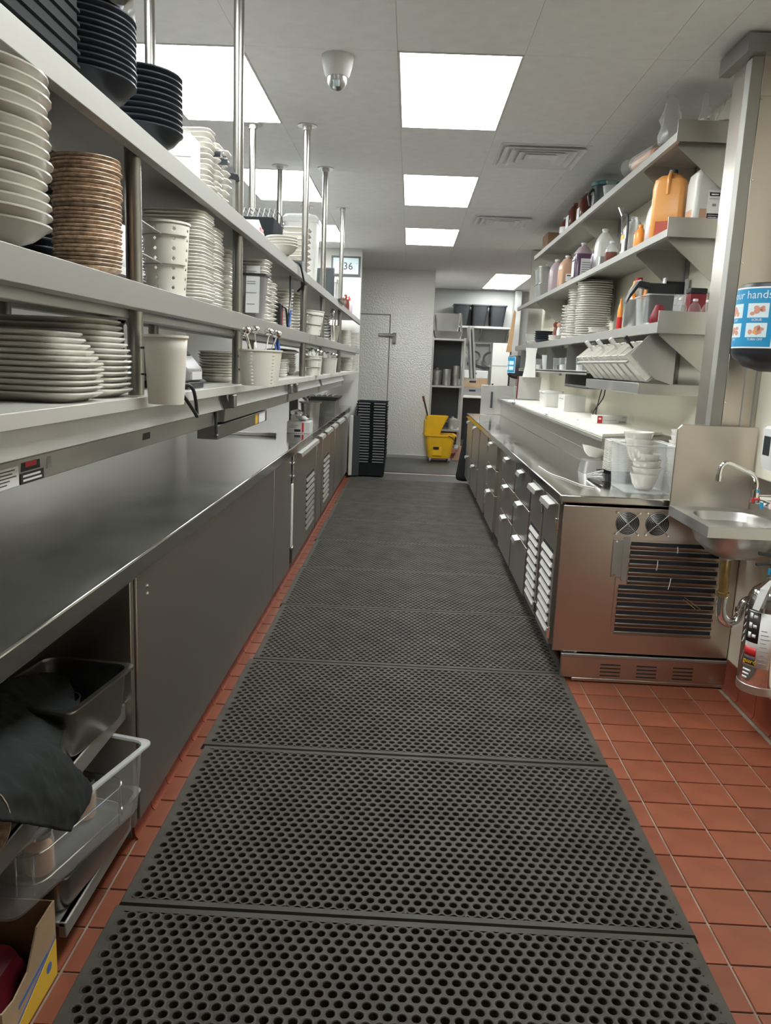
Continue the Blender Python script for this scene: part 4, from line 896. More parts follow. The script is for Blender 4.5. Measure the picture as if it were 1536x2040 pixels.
for k, (z0, hh, w_) in enumerate(((0, .03, .30), (.032, .15, .34), (.185, .17, .38))):
    t = thing('steel_pan', ['lowest', 'middle', 'top'][k]+' steel pan in the stack at the far end, middle shelf', 'pan', (1.47-.0, 9.0, Z2+z0), group='steel pans on the middle shelf')
    obj('body', MB().loft([rrect(0,0,.24,w_*.8,.03,0), rrect(0,0,.27,w_*.95,.03,hh-.004), rrect(0,0,.26,w_*.93,.03,hh-.004), rrect(0,0,.23,w_*.78,.03,.003)]), 'steel_soft', t)
    obj('rim', MB().loft([rrect(0,0,.26,w_*.93,.03,hh-.006), rrect(0,0,.285,w_,.03,hh-.006), rrect(0,0,.285,w_,.03,hh), rrect(0,0,.26,w_*.93,.03,hh)], caps=False), 'steel_soft', t)
# --- top shelf
Z3 = ZU2+.0008
def pouch(label, px0, px1, pt, Y, Yd, m='clear_bag', tint=None):
    a, b2 = U(px0, 236, Y=Y), U(px1, 236, Y=Y); w_ = b2.x-a.x; hh = max(.08, U((px0+px1)/2, pt, Y=Y).z-ZU2)
    hh = min(hh, .235)
    t = thing('plastic_bag', label, 'plastic bag', ((a.x+b2.x)/2, Y, Z3), group='clear bags on the top shelf')
    n = 14; rings = []
    for k in range(7):
        f_ = k/6; ring = []
        for i in range(n):
            q = 2*PI*i/n; wr_ = 1+.14*math.sin(5*q+3*k+px0)
            jn = 1+random.uniform(-.16, .16); ring.append((w_/2*(1-.75*f_**1.5)*math.cos(q)*wr_*jn+.03*f_*math.sin(px0), Yd*(1-.85*f_)*math.sin(q)*wr_*jn, hh*f_))
        rings.append(ring)
    obj('bag', MB().loft(rings), m, t)
    if tint: obj('contents', MB().loft([[(p[0]*.8, p[1]*.8, p[2]*.9+.002) for p in r_] for r_ in rings[:4]]), tint, t)
pouch('clear bag with pinkish contents against the steel column', 1415, 1470, 130, 4.42, .07, tint='juice_mauve')
pouch('slim pointed clear bag beside the pinkish bag, top shelf', 1392, 1420, 165, 4.40, .05, tint='milky')
pouch('crumpled clear bag at the near corner of the top shelf', 1318, 1372, 185, 4.46, .09)
c = U(1290, 300, X=1.33); t = thing('wrapped_roll', 'plastic-wrapped tan roll lying at the top shelf edge', 'package', (1.335, c.y, Z3))
obj('roll', MB().lathe([(.01,-.16),(.035,-.15),(.045,-.10),(.045,.10),(.035,.15),(.01,.16)], 14), 'juice_tan', t, loc=(0,0,.047), rot=(PI/2,0,.15))
obj('wrap', MB().lathe([(.05,-.14),(.052,0),(.05,.15),(.02,.18),(.045,.22),(.055,.26)], 11, caps=False), 'clear_bag', t, loc=(0,0,.055), rot=(-PI/2,0,.15))
t = thing('storage_tub', 'dark tub with teal lid on the top shelf', 'tub', (1.40, 6.30, Z3))
obj('body', MB().lathe([(.085,0),(.10,.02),(.10,.17),(.095,.175)], 24), 'plastic_dark', t); obj('lid', MB().lathe([(.106,.172),(.108,.195),(.10,.20),(.001,.202)], 24), 'teal', t)
obj('handle', MB().tube(bez([(-.10,-.02,.15),(-.13,-.03,.10),(-.115,-.03,.03)]), .01), 'plastic_dark', t)
t = thing('deli_cup', 'small clear cup in front of the teal-lidded tub', 'cup', (1.335, 5.85, Z3))
obj('body', MB().lathe([(.04,0),(.055,.075),(.058,.08),(.052,.08),(.037,.003)], 20), 'clear_cloudy', t); obj('crumple', MB().lathe([(.05,.08),(.03,.10),(.04,.115),(.01,.12)], 9), 'clear_bag', t)
jug('soy_jug', 'brown soy jug beside the teal-lidded tub, top shelf', 'jug', 1.37, 6.80, Z3, .13, .15, .235, m='sauce_brown', capm='box_white', handle=-1, lab=[(-.05,.05,.02,.11,'label_white','x')])
jug('soy_jug', 'second brown soy jug, farther along the top shelf', 'jug', 1.36, 7.20, Z3, .13, .15, .225, m='sauce_brown', capm='red_dark', handle=-1, lab=[(-.06,.06,.02,.12,'label_white','x')])
bottle('soy_bottle', 'last small brown bottle before the carton, top shelf', 1.345, 7.55, Z3, .05, .17, 'sauce_brown', 'box_white', label_m='label_white')
t = thing('carton', 'brown cardboard carton at the far end of the top shelf', 'box', (1.44, 8.45, Z3)); obj('body', MB().box(-.13,.13,-.16,.16,0,.16), 'card_in', t, bevel=.003); obj('tape', MB().box(-.132,.132,-.025,.025,.10,.1615), 'card', t)
# --- lower shelf
Z1 = ZL2+.0008
Gp = 'white plates on the right lower shelf'
stack('dinner_plate', 'plate', 'the tallest white stack on the right lower shelf', Gp, 24, ZL2, 568, 'R', pl=1144, pr=1212, pb=665, h=.018)
stack('dinner_plate', 'plate', 'the medium white stack on the right lower shelf', Gp, 20, ZL2, 590, 'R', pl=1127, r=.085, pb=668, h=.018, X=1.39)
stack('dinner_plate', 'plate', 'the shortest white stack on the right lower shelf', Gp, 11, ZL2, 618, 'R', pl=1116, r=.075, pb=672, h=.018, X=1.37)
stack('saucer', 'saucer', 'the low pile behind the steel canister', 'saucers', 4, ZL2, 648, 'R', pl=1172, pr=1212, pb=665, h=.014, X=1.335, pitch=.0095)
stack('saucer', 'saucer', 'the low pile in front of the pepper mills', 'saucers', 5, ZL2, 664, 'R', pl=1092, pr=1116, pb=680, h=.014, X=1.34, pitch=.0095)
for k, (px, m, hh, nm) in enumerate(((1098, 'wood_dark', .205, 'taller dark wooden pepper mill'), (1110, 'juice_pink', .185, 'shorter pale pepper mill'))):
    Yp = 7.95-.25*k; t = thing('pepper_mill', nm+' on the right lower shelf', 'pepper mill', (1.40-.01*k, Yp, Z1))
    obj('body', MB().lathe([(.028,0),(.028,.02),(.022,.05),(.026,.09),(.02,.12),(.016,hh*.7)], 16), m if k == 0 else 'box_white', t)
    obj('head', MB().lathe([(.018,hh*.7),(.027,hh*.78),(.026,hh*.86),(.014,hh*.92)], 16), m, t); obj('knob', MB().lathe([(.008,hh*.92),(.010,hh*.96),(.002,hh)], 10), 'chrome', t)
c = rX(1232, 630, 5.02); t = thing('steel_canister', 'round steel canister beside the tall plate stack, lower shelf', 'canister', (1.355, 5.02, Z1))
obj('body', MB().lathe([(.058,0),(.062,.006),(.062,.155),(.066,.165),(.066,.172),(.060,.172),(.056,.005)], 28), 'steel_soft', t)
bottle('sauce_bottle', 'narrow red-orange bottle left of the steel canister', 1.305, 5.17, Z1, .016, .19, 'orange', 'orange', 'red', .4)
j = jug('detergent_jug', 'white and orange jug with red cap behind the steel canister', 'jug', 1.43, 5.27, Z1, .12, .14, .33, m='milky', capm='red', handle=-1); obj('sleeve', MB().tube(bez([(-.04,-.078,.30),(-.05,-.082,.24),(-.03,-.082,.19),(.02,-.082,.21),(.03,-.082,.28)]), .012), 'orange', j)
t = thing('clear_container', 'clear square container holding a black pan, near end of lower shelf', 'container', (1.375, 4.62, Z1))
obj('body', MB().loft([rrect(0,0,.17,.26,.02,0), rrect(0,0,.19,.28,.02,.16), rrect(0,0,.186,.276,.02,.16), rrect(0,0,.166,.256,.02,.003)]), 'clear_plastic', t)
obj('rim', MB().loft([rrect(0,0,.19,.28,.02,.155), rrect(0,0,.202,.292,.02,.155), rrect(0,0,.202,.292,.02,.162), rrect(0,0,.19,.28,.02,.162)], caps=False), 'clear_cloudy', t)
t = thing('black_pan', 'flat black pan with broad handle sticking out of the clear container', 'pan', (1.373, 4.60, Z1+.004))
obj('body', MB().cbox((.0, 0, .118), (.15, .03, .215), Euler((.10,0,0)).to_matrix()), 'plastic_black', t, bevel=.006)
obj('handle', MB().loft([[(-.07,-.03,.19),(-.07,.02,.19),(-.07,.02,.225),(-.07,-.03,.225)], [(-.13,-.04,.20),(-.13,.03,.20),(-.13,.03,.232),(-.13,-.04,.232)], [(-.18,-.05,.13),(-.165,.04,.15),(-.165,.04,.18),(-.18,-.05,.16)], [(-.195,-.05,.10),(-.185,.03,.11),(-.185,.03,.13),(-.195,-.05,.12)]]), 'plastic_black', t, bevel=.004)
tag(obj('red_cloth', MB().lathe([(.045,0),(.05,.02),(.035,.06),(.02,.095),(.004,.10)], 10, sx=1, sy=.6), 'red_dark', loc=(1.315, 4.40, Z1)), 'crumpled dark red cloth at the near corner of the lower shelf', 'cloth')
for k, px in enumerate((1357, 1385, 1411)):
    c = rX(px, 605, 4.36+.03*k); t = bottle('squeeze_bottle', ['first', 'second', 'third'][k]+' clear bottle with white cap from the aisle, behind the lower shelf guard', c.x, 4.36+.03*k, Z1, .032, .135, 'glass', 'box_white', 'sauce_brown', .12, group='clear capped bottles')
t = thing('file_rack', 'white rack with black backing behind the capped bottles', 'rack', (1.525, 4.82, Z1))
obj('panel', MB().box(-.06,.06,.03,.034,0,.27), 'plastic_black', t); obj('sheet', MB().box(-.012,.062,-.002,.004,.02,.195), 'box_white', t)
for x_ in (-.065,.063): obj('upright', MB().box(x_-.004,x_+.004,-.01,.034,0,.285), 'box_white', t)
for z_ in (.05,.09,.13): obj('bar', MB().box(-.01,.065,-.012,-.004,z_,z_+.006), 'steel_dark', t)
t = thing('spice_box', 'dark red box in the corner beside the capped bottles', 'box', (1.535, 4.50, Z1)); obj('body', MB().box(-.04,.05,-.03,.04,0,.17), 'red_dark', t, bevel=.004); obj('lid', MB().box(-.042,.052,-.032,.042,.17,.20), 'plastic_black', t, bevel=.006)
for k in range(5):
    t = obj('mixing_bowl', plate_mesh('mixing_bowl', .10, .05, 'ceramic_black', 'bowl'), loc=(1.42, 8.75, Z1+.022*k)); tag(t, ('top' if k == 4 else ordn(5-k))+' dark bowl'+(' of ' if k == 4 else ' from the top of ')+'the far pile, right lower shelf', 'bowl', 'dark bowls')
t = thing('glass_bowl', 'round glass bowl at the far end of the lower shelf', 'bowl', (1.42, 9.35, Z1)); obj('body', MB().lathe([(.05,0),(.10,.05),(.115,.13),(.111,.13),(.095,.05),(.047,.005)], 24), 'glass', t); obj('contents', MB().lathe([(.046,.006),(.09,.05),(.001,.06)], 20), 'milky', t)
# ================================================================== rack of tilted cutlery bins below the lower shelf
t = thing('bin_rack', 'stainless rack below the lower shelf, holding tilted white bins', 'rack', (1.3, 5.1, 1.40))
part(t, 'side_plate', MB().prism([(1.275, 1.70), (1.43, 1.70), (1.43, 1.44), (1.33, 1.47), (1.19, 1.60)], 4.40, 4.404, 'y'), 'steel_soft')
part(t, 'side_plate', MB().prism([(1.275, 1.70), (1.43, 1.70), (1.43, 1.44), (1.33, 1.47), (1.19, 1.60)], 5.70, 5.704, 'y'), 'steel_soft')
part(t, 'front_rail', MB().prism([(1.166, 1.554), (1.172, 1.546), (1.186, 1.556), (1.180, 1.564)], 4.404, 5.70, 'y'), 'steel')
part(t, 'trough', MB().prism([(1.2943, 1.4565), (1.380, 1.5305), (1.383, 1.5270), (1.297, 1.4530)], 4.404, 5.70, 'y'), 'steel_soft')
part(t, 'apron', MB().box(1.25, 1.59, 4.42, 5.72, 1.385, 1.445), 'steel_soft', .002)
bw = MB(); nxh, nzh = 4, 7
def sq_bin(w_, d_, h_):
    g = MB()
    def face(A, B, C_, D, nx, nz, holes):
        A, B, C_, D = map(Vector, (A, B, C_, D))
        P = lambda u, v_: (A*(1-u)+B*u)*(1-v_)+(D*(1-u)+C_*u)*v_
        for i in range(nx):
            for j in range(nz):
                q = [P(i/nx, j/nz), P((i+1)/nx, j/nz), P((i+1)/nx, (j+1)/nz), P(i/nx, (j+1)/nz)]
                if holes and i % 2 == 1 and j % 2 == 1:
                    mid = [(q[k]+q[(k+1) % 4])/2*.62+sum(q, Vector())/4*.38 for k in range(4)]
                    g.add(q+mid, [(0,1,4),(1,5,4),(1,2,5),(2,6,5),(2,3,6),(3,7,6),(3,0,7),(0,4,7)])
                else: g.add(q, [(0,1,2,3)])
    a, b_ = w_/2, d_/2; k = .85
    lo = [(-a*k,-b_*k,0),(a*k,-b_*k,0),(a*k,b_*k,0),(-a*k,b_*k,0)]; hi = [(-a,-b_,h_),(a,-b_,h_),(a,b_,h_),(-a,b_,h_)]
    for i in range(4): face(lo[i], lo[(i+1)%4], hi[(i+1)%4], hi[i], 5 if i in (0, 2) else 1, 9 if i in (0, 2) else 1, i in (0, 2))
    g.add(lo, [(3,2,1,0)]); return g
bm_ = sq_bin(.115, .125, .185).mesh('body', 'plastic_white', smooth=False)
for k in range(8):
    y_ = 4.488+.162*k
    t = thing('cutlery_bin', ('nearest' if k == 0 else ('farthest' if k == 7 else ordn(k+1)))+' tilted white bin in the rack'+('' if k in (0, 7) else ', counted from the sink'), 'bin', (1.330, y_, 1.490), (0, -.72, 0), group='tilted cutlery bins')
    o = obj('body', bm_, parent=t); s_ = o.modifiers.new('wall', 'SOLIDIFY'); s_.thickness = .0025
    obj('rim', MB().loft([rrect(0,0,.115,.125,.01,.182), rrect(0,0,.124,.134,.012,.182), rrect(0,0,.124,.134,.012,.187), rrect(0,0,.115,.125,.01,.187)], caps=False), 'plastic_white', t)
    if k % 2 == 0:
        o = obj('ladle', MB().tube([(.01,.0,.02),(.015,.02,.22)], .006).cbox((.016, .022, .235), (.02,.03,.04)), 'box_white' if k else 'plastic_black', loc=t.location, rot=(0,-.72,.1)); tag(o, ordn(k//2+1)+' utensil handle lying in the tilted white bins, from the near end', 'utensil', 'handles in the tilted bins')
# tumbler shelf and till box further along
t = thing('under_shelf', 'narrow stainless under-shelf with glasses, beyond the tilted bins', 'shelf', (1.4, 7.4, 1.49))
part(t, 'board', MB().box(1.25, 1.59, 5.74, 9.3, 1.483, 1.492).box(1.25, 1.256, 5.74, 9.3, 1.470, 1.50), 'steel_soft', .001)
for y_ in (5.76, 6.55, 7.5, 9.28): part(t, 'hanger', MB().box(1.26, 1.58, y_-.003, y_+.003, 1.492, 1.70), 'steel_dark')
part(t, 'pocket', MB().box(1.27, 1.59, 5.78, 6.6, 1.372, 1.376).box(1.27, 1.275, 5.78, 6.6, 1.372, 1.392).box(1.57, 1.59, 5.78, 6.6, 1.376, 1.482).box(1.27, 1.59, 6.597, 6.6, 1.376, 1.482), 'steel_dark')
for k, y_ in enumerate((5.9, 6.1, 6.3, 6.75, 7.0, 7.3, 8.3)):
    o = thing('tumbler', ordn(k+1)+' clear tumbler from the tilted bins, on the under-shelf', 'glass', (1.32, y_, 1.4928), group='tumblers on the under-shelf')
    obj('body', MB().lathe([(.03,0),(.036,.11),(.034,.11),(.028,.006)], 18), 'glass', o)
    obj('contents', MB().lathe([(.026,.008),(.028,.05),(.001,.052)], 14), 'steel_dark' if k % 2 else 'milky', o)
t = thing('clear_pitcher', 'large clear pitcher of crumpled wrap on the under-shelf', 'pitcher', (1.33, 7.78, 1.4928)); obj('body', MB().lathe([(.055,0),(.07,.14),(.067,.14),(.052,.005)], 22), 'clear_cloudy', t); obj('contents', MB().lathe([(.05,.006),(.06,.12),(.02,.13),(.045,.135),(.001,.14)], 9), 'clear_bag', t)
c = U(1067, 725, X=1.24)
tag(obj('paper_towel', MB().loft([[(-.055,-.004,.085),(-.055,.004,.085),(.055,.004,.085),(.055,-.004,.085)], [(-.048,-.005,0),(-.048,.003,0),(.046,.003,0),(.046,-.005,0)], [(-.052,-.006,-.09),(-.052,.002,-.09),(.05,.002,-.09),(.05,-.006,-.09)], [(-.072,-.012,-.20),(-.072,-.004,-.20),(.055,-.004,-.20),(.055,-.012,-.20)]]), 'cloth_white', loc=(1.19, c.y, 1.615)), 'white printed cloth hanging from the under-shelf edge', 'cloth')
# ================================================================== items on the ledge
t = thing('film_box', 'long flat film box with red end on the cutting board', 'box', (1.365, 5.50, 1.1508), (0, 0, .35)); obj('body', MB().box(-.10,.135,-.04,.04,0,.055), 'box_white', t, bevel=.002)
obj('red_end', MB().box(-.1005,-.062,-.0412,-.039,.004,.051), 'red', t); obj('print', MB().box(-.092,-.072,-.0418,-.0411,.028,.040), 'label_white', t); obj('print', MB().box(-.05,.05,-.0410,-.0395,.022,.025).box(.07,.125,-.0410,-.0395,.008,.018).box(.095,.125,-.0410,-.0395,.042,.046), 'ink_grey', t)
for k, (x_, y_, s_) in enumerate(((1.20, 5.62, 1.0), (1.14, 6.45, .7), (1.13, 8.5, 1.2))):
    g = MB(); n = 12; rings = []
    for r_ in range(5):
        f_ = r_/4; rings.append([(s_*.07*(1-f_)*math.cos(2*PI*i/n)*(1+.25*math.sin(3*i+r_)), s_*.14*(1-f_)*math.sin(2*PI*i/n)*(1+.2*math.cos(2*i)), .012*f_+.010*math.sin(f_*3+i)*f_+.001) for i in range(n)])
    tag(obj('side_towel', g.loft(rings), 'cloth_white', loc=(x_, y_, 1.1508)), ['crumpled white towel left of the film box', 'small white towel on the middle cutting board edge', 'white towel hanging at the far end of the ledge'][k], 'towel')
t = thing('paper_box', 'plain white carton on the raised ledge, under the under-shelf', 'box', (1.42, 7.0, 1.1508)); obj('body', MB().box(-.09,.09,-.14,.14,0,.14), 'milky', t, bevel=.003); obj('print', MB().box(-.0915,-.09,-.08,.10,.10,.108), 'ink_grey', t)
t = thing('food_container', 'white tub on the raised ledge, farther than the white carton', 'tub', (1.36, 7.7, 1.1508)); obj('body', MB().loft([rrect(0,0,.16,.28,.03,0), rrect(0,0,.18,.30,.03,.13)]), 'milky', t); obj('lid', MB().loft([rrect(0,0,.19,.31,.03,.131), rrect(0,0,.19,.31,.03,.15)]), 'box_white', t)
t = thing('menu_board', 'leaning board with red edge at the far end of the ledge', 'board', (1.40, 9.4, 1.1508)); obj('board', MB().cbox((0,0,.13), (.26,.012,.26), Euler((.15,0,0)).to_matrix()), 'milky', t); obj('edge', MB().cbox((-.135,0,.13), (.014,.014,.26), Euler((.15,0,0)).to_matrix()), 'red_dark', t)
for k, (x0, y0, x1) in enumerate(((1.42, 5.95, 1.40), (1.47, 6.05, 1.38))):
    tag(obj('power_cord', MB().tube(bez([(x0, y0, 1.368), (x0-.01, y0+.01, 1.30), (x1, 5.98, 1.20), (x1+.01, 6.0, 1.157)]), .004, 6), 'plastic_black'), ['thin black cord dropping straight to the ledge', 'thin black cord curving down to the ledge'][k], 'cord')
# ================================================================== dishes on the near end of the right worktop
zt = .9208
t = thing('acrylic_bin', 'clear acrylic bin of stacked white bowls on the right worktop', 'bin', (1.185, 3.99, zt))
obj('body', MB().loft([rrect(0,0,.22,.30,.02,0), rrect(0,0,.25,.33,.025,.235), rrect(0,0,.245,.325,.025,.235), rrect(0,0,.215,.295,.02,.004)]), 'clear_plastic', t)
obj('rim', MB().loft([rrect(0,0,.25,.33,.025,.228), rrect(0,0,.272,.352,.03,.232), rrect(0,0,.272,.352,.03,.238), rrect(0,0,.25,.33,.025,.238)], caps=False), 'clear_cloudy', t)
bme = plate_mesh('soup_cup', .072, .078, 'ceramic', 'cupbowl')
for k in range(7):
    o = obj('soup_cup', bme, loc=(1.195-.005*k+(.018*math.sin(k*.9)), 3.96, zt+.008+.034*k), rot=(.03*math.sin(k), [0,-.03,-.06,.04,-.06,.03,-.05][k], 0)); tag(o, ('top' if k == 6 else ordn(7-k))+' white cup'+(' of ' if k == 6 else ' from the top of ')+'the pile in the acrylic bin', 'cup', 'white cups in the acrylic bin')
for k in range(9):
    o = obj('soup_cup', bme, loc=(1.405+.006*math.sin(k), 4.06, zt+.001+.028*k), rot=(.02*math.sin(2*k), .02*math.cos(k), 0)); tag(o, ('top' if k == 8 else ordn(9-k))+' white cup'+(' of ' if k == 8 else ' from the top of ')+'the pile behind the sink splash', 'cup', 'white cups behind the splash')
sme = plate_mesh('small_plate', .07, .014, 'ceramic', 'square')
for k in range(22):
    o = obj('small_plate', sme, loc=(1.155, 4.33, zt+.045+.0075*k)); tag(o, ('top' if k == 21 else ordn(22-k))+' small plate'+(' of ' if k == 21 else ' from the top of ')+'the pile behind the acrylic bin', 'plate', 'small plates behind the acrylic bin')
tag(obj('serving_tray', MB().loft([rrect(0,0,.16,.20,.015,0), rrect(0,0,.18,.22,.015,.04), rrect(0,0,.17,.21,.015,.04), rrect(0,0,.15,.19,.015,.003)]), 'plastic_black', loc=(1.155, 4.33, zt)), 'black tray under the small plates behind the acrylic bin', 'tray')
o = obj('oval_bowl', MB().lathe([(.03,0),(.06,.02),(.085,.055),(.082,.056),(.055,.022),(.028,.006)], 24, sx=1, sy=.7), 'ceramic', loc=(1.085, 4.62, zt+.086), rot=(0,.25,.3)); tag(o, 'tilted white oval bowl left of the small plates', 'bowl')
tag(obj('dish_stand', MB().loft([rrect(0,0,.13,.16,.02,0), rrect(0,0,.11,.14,.02,.070)]), 'steel_soft', loc=(1.085, 4.62, zt)), 'small steel block under the tilted oval bowl', 'stand')
for k in range(3): tag(obj('tongs', MB().tube([(0,0,.006),(.04,-.16,.03+.01*k)], .006).tube([(.0,.0,.006),(.05,-.15,.012)], .005), 'chrome', loc=(1.00+.012*k, 4.33+.05*k, zt+.001)), ordn(k+1)+' metal tong lying left of the acrylic bin', 'tongs', 'tongs on the right worktop')
tag(obj('loose_string', MB().tube(bez([(.80, 4.75, zt+.003), (.815, 4.45, zt+.003), (.86, 4.25, zt+.003), (.90, 4.05, zt+.003), (.95, 3.95, zt+.003)]), .0022, 5), 'box_white'), 'loose white string lying on the right worktop', 'string')
# ================================================================== hand sink on the right wall
sk = thing('hand_sink', 'stainless hand sink with side splash beside the fridge', 'sink', (1.42, 3.42, .9))
RZ = .900; sx0, sx1, sy0, sy1 = 1.232, XR-.002, 3.165, 3.655
# rim with a round-cornered opening
oc = (1.435, 3.41); n = 40
def sq(i, w_, d_, p=3.2):
    a = 2*PI*i/n; c_, s_ = math.cos(a), math.sin(a)
    k = (abs(c_)**p+abs(s_)**p)**(-1/p); return (w_*k*c_, d_*k*s_)
outer = []
for i in range(n):
    a = 2*PI*i/n; c_, s_ = math.cos(a), math.sin(a)
    tx_ = ((sx1 if c_ > 0 else sx0)-oc[0])/c_ if abs(c_) > 1e-6 else 1e9; ty_ = ((sy1 if s_ > 0 else sy0)-oc[1])/s_ if abs(s_) > 1e-6 else 1e9
    k = min(tx_, ty_); outer.append((oc[0]+k*c_, oc[1]+k*s_))
# snap the nearest samples to the true corners
for cx_, cy_ in ((sx0, sy0), (sx1, sy0), (sx1, sy1), (sx0, sy1)):
    i = min(range(n), key=lambda q: (outer[q][0]-cx_)**2+(outer[q][1]-cy_)**2); outer[i] = (cx_, cy_)
def ring(w_, d_, z): return [(oc[0]+q[0], oc[1]+q[1], z) for q in (sq(i, w_, d_) for i in range(n))]
g = MB().loft([[(p[0], p[1], RZ-.045) for p in outer], [(p[0], p[1], RZ) for p in outer], ring(.150, .185, RZ-.006), ring(.143, .178, RZ-.02), ring(.125, .160, RZ-.09), ring(.085, .115, RZ-.135), ring(.02, .025, RZ-.143)], caps=False)
part(sk, 'basin', g, 'steel_soft')
g = MB().loft([ring(.162, .198, RZ-.044), ring(.155, .19, RZ-.07), ring(.132, .168, RZ-.12), ring(.09, .12, RZ-.160), ring(.03, .035, RZ-.172)])
part(sk, 'bowl_shell', g, 'steel_soft')
part(sk, 'side_splash', MB().prism([(sx0, RZ-.02), (sx0, 1.255), (sx0+.02, 1.277), (sx1-.012, 1.277), (sx1-.012, RZ-.02)], 3.655, 3.664, 'y'), 'steel_panel', .003)
part(sk, 'back_splash', MB().prism([(3.165, RZ-.02), (3.165, RZ+.05), (3.45, RZ+.155), (3.655, RZ+.155), (3.655, RZ-.02)], sx1-.011, sx1-.001, 'x'), 'steel_panel', .002)
part(sk, 'drain', MB().cyl((1.425, 3.42, RZ-.19), (1.425, 3.42, RZ-.165), .03, n=18), 'steel_soft')
part(sk, 'tailpiece', MB().cyl((1.428, 3.42, .545), (1.425, 3.42, .712), .0215, n=18).cyl((1.428, 3.42, .545), (1.428, 3.42, .562), .028, n=18), 'brass')
part(sk, 'trap', MB().tube(bez([(1.428, 3.42, .55), (1.43, 3.42, .48), (1.445, 3.42, .438), (1.478, 3.42, .422), (1.512, 3.42, .44), (1.524, 3.42, .48), (1.53, 3.42, .515), (1.56, 3.42, .53), (1.609, 3.42, .53)], 6), .0235, 14), 'chrome')
part(sk, 'trap_nut', MB().cyl((1.522, 3.42, .468), (1.526, 3.42, .492), .032, n=12), 'chrome')
f_ = part(sk, 'faucet', MB().cyl((1.50, 3.36, .992), (1.60, 3.36, .992), .020, n=14).cyl((1.487, 3.36, .975), (1.487, 3.36, 1.03), .018, n=14).cyl((1.53, 3.36, .975), (1.53, 3.29, .975), .015, n=10).cyl((1.585, 3.36, .97), (1.585, 3.36, 1.015), .022, n=14), 'chrome')
def sub(parent, name, g, m):
    for i in range(len(g.v)): g.v[i] = (g.v[i][0]-1.42, g.v[i][1]-3.42, g.v[i][2]-.9)
    return obj(name, g, m, parent)
sub(f_, 'spout', MB().tube(bez([(1.487, 3.36, 1.03), (1.486, 3.36, 1.06), (1.470, 3.36, 1.093), (1.43, 3.36, 1.112), (1.37, 3.36, 1.136), (1.345, 3.36, 1.138), (1.330, 3.36, 1.118), (1.326, 3.36, 1.085)], 6), .0095, 12).cyl((1.326, 3.36, 1.09), (1.326, 3.36, 1.062), .012, n=12), 'chrome')
sub(f_, 'cold_lever', MB().cbox((1.492, 3.345, 1.028), (.010,.010,.012)).cbox((1.492, 3.30, .975), (.010,.014,.026)), 'label_blue')
sub(f_, 'hot_lever', MB().tube([(1.50, 3.345, .995), (1.465, 3.32, .995)], .005).cbox((1.462, 3.32, .993), (.009,.009,.016)), 'red')
# ================================================================== fire extinguisher on the wall
ex = thing('fire_extinguisher', 'silver fire extinguisher hung low on the right wall', 'fire extinguisher', (1.508, 3.14, .232))
obj('cylinder', MB().lathe([(.07,.012),(.084,.014),(.088,.03),(.0905,.05),(.0905,.36),(.086,.395),(.072,.425),(.045,.447),(.028,.456),(.026,.48)], 36), 'chrome', ex)
obj('base_ring', MB().lathe([(.074,0),(.089,0),(.0915,.012),(.0915,.034),(.088,.036)], 36), 'steel_soft', ex)
obj('valve', MB().lathe([(.020,.478),(.020,.53),(.026,.535),(.026,.55),(.014,.556)], 16), 'steel_soft', ex)
obj('lever', MB().cbox((-.02, 0, .568), (.11, .018, .014), Euler((0,.12,0)).to_matrix()).cbox((-.03, 0, .532), (.10, .016, .010), Euler((0,-.1,0)).to_matrix()), 'plastic_black', ex, bevel=.003)
obj('seal', MB().cyl((-.027,-.01,.49), (-.027,-.01,.515), .006, n=8), 'label_blue', ex)
obj('hose', MB().tube(bez([(.02,.0,.52),(.06,.03,.53),(.085,.04,.45),(.088,.045,.2)]), .010), 'plastic_black', ex)
def wrap(parent, name, a0, a1, z0, z1, m, r=.0912, k=14):     # label bent round the cylinder
    g = MB(); v = []
    for z in (z0, z1): v += [(r*math.cos(a0+(a1-a0)*i/k), r*math.sin(a0+(a1-a0)*i/k), z) for i in range(k+1)]
    g.add(v, [(i, i+1, k+2+i, k+1+i) for i in range(k)])
    o = obj(name, g, m, parent); s_ = o.modifiers.new('t', 'SOLIDIFY'); s_.thickness = .0006; return o
def bend_text(parent, s, size, m, a_mid, z, r=.0920):
    o = text(s, size, m, parent, (0,0,0), (0,0,0), align='CENTER')
    for v_ in o.data.vertices:
        a = a_mid+v_.co.x/r; rr = r+v_.co.z; y_ = v_.co.y
        v_.co = (rr*math.cos(a), rr*math.sin(a), z+y_)
D = math.radians
wrap(ex, 'label', D(-168), D(-100), .115, .345, 'label_white')
wrap(ex, 'class_panel', D(-168), D(-133), .215, .343, 'ink_black', .0917)
wrap(ex, 'red_panel', D(-168), D(-134), .158, .195, 'red', .0917)
wrap(ex, 'name_panel', D(-168), D(-134), .122, .156, 'ink_black', .0917)
bend_text(ex, 'guard', .026, 'yellow', D(-149), .128)
for k, z in enumerate((.312, .272, .232)):
    wrap(ex, 'pictogram', D(-162), D(-153), z, z+.024, 'label_white', .0920, 3); wrap(ex, 'pictogram', D(-150), D(-140), z+.004, z+.018, 'label_white', .0920, 3)
for k in range(9): wrap(ex, 'print', D(-128), D(-106-(k % 3)*4), .135+.017*k, .138+.017*k, 'ink_grey', .0917, 6)
for k in range(3): wrap(ex, 'small_print', D(-165), D(-150+4*k), .060+.016*k, .068+.016*k, 'label_white', .0917, 4)
obj('inspection_tag', MB().loft([[(-.03,-.03,.47),(-.02,-.04,.47),(-.02,-.04,.472),(-.03,-.03,.472)], [(-.075,-.055,.44),(-.055,-.08,.44),(-.055,-.08,.442),(-.075,-.055,.442)], [(-.098,-.06,.36),(-.085,-.09,.36),(-.083,-.088,.362),(-.096,-.058,.362)]]), 'box_white', ex)
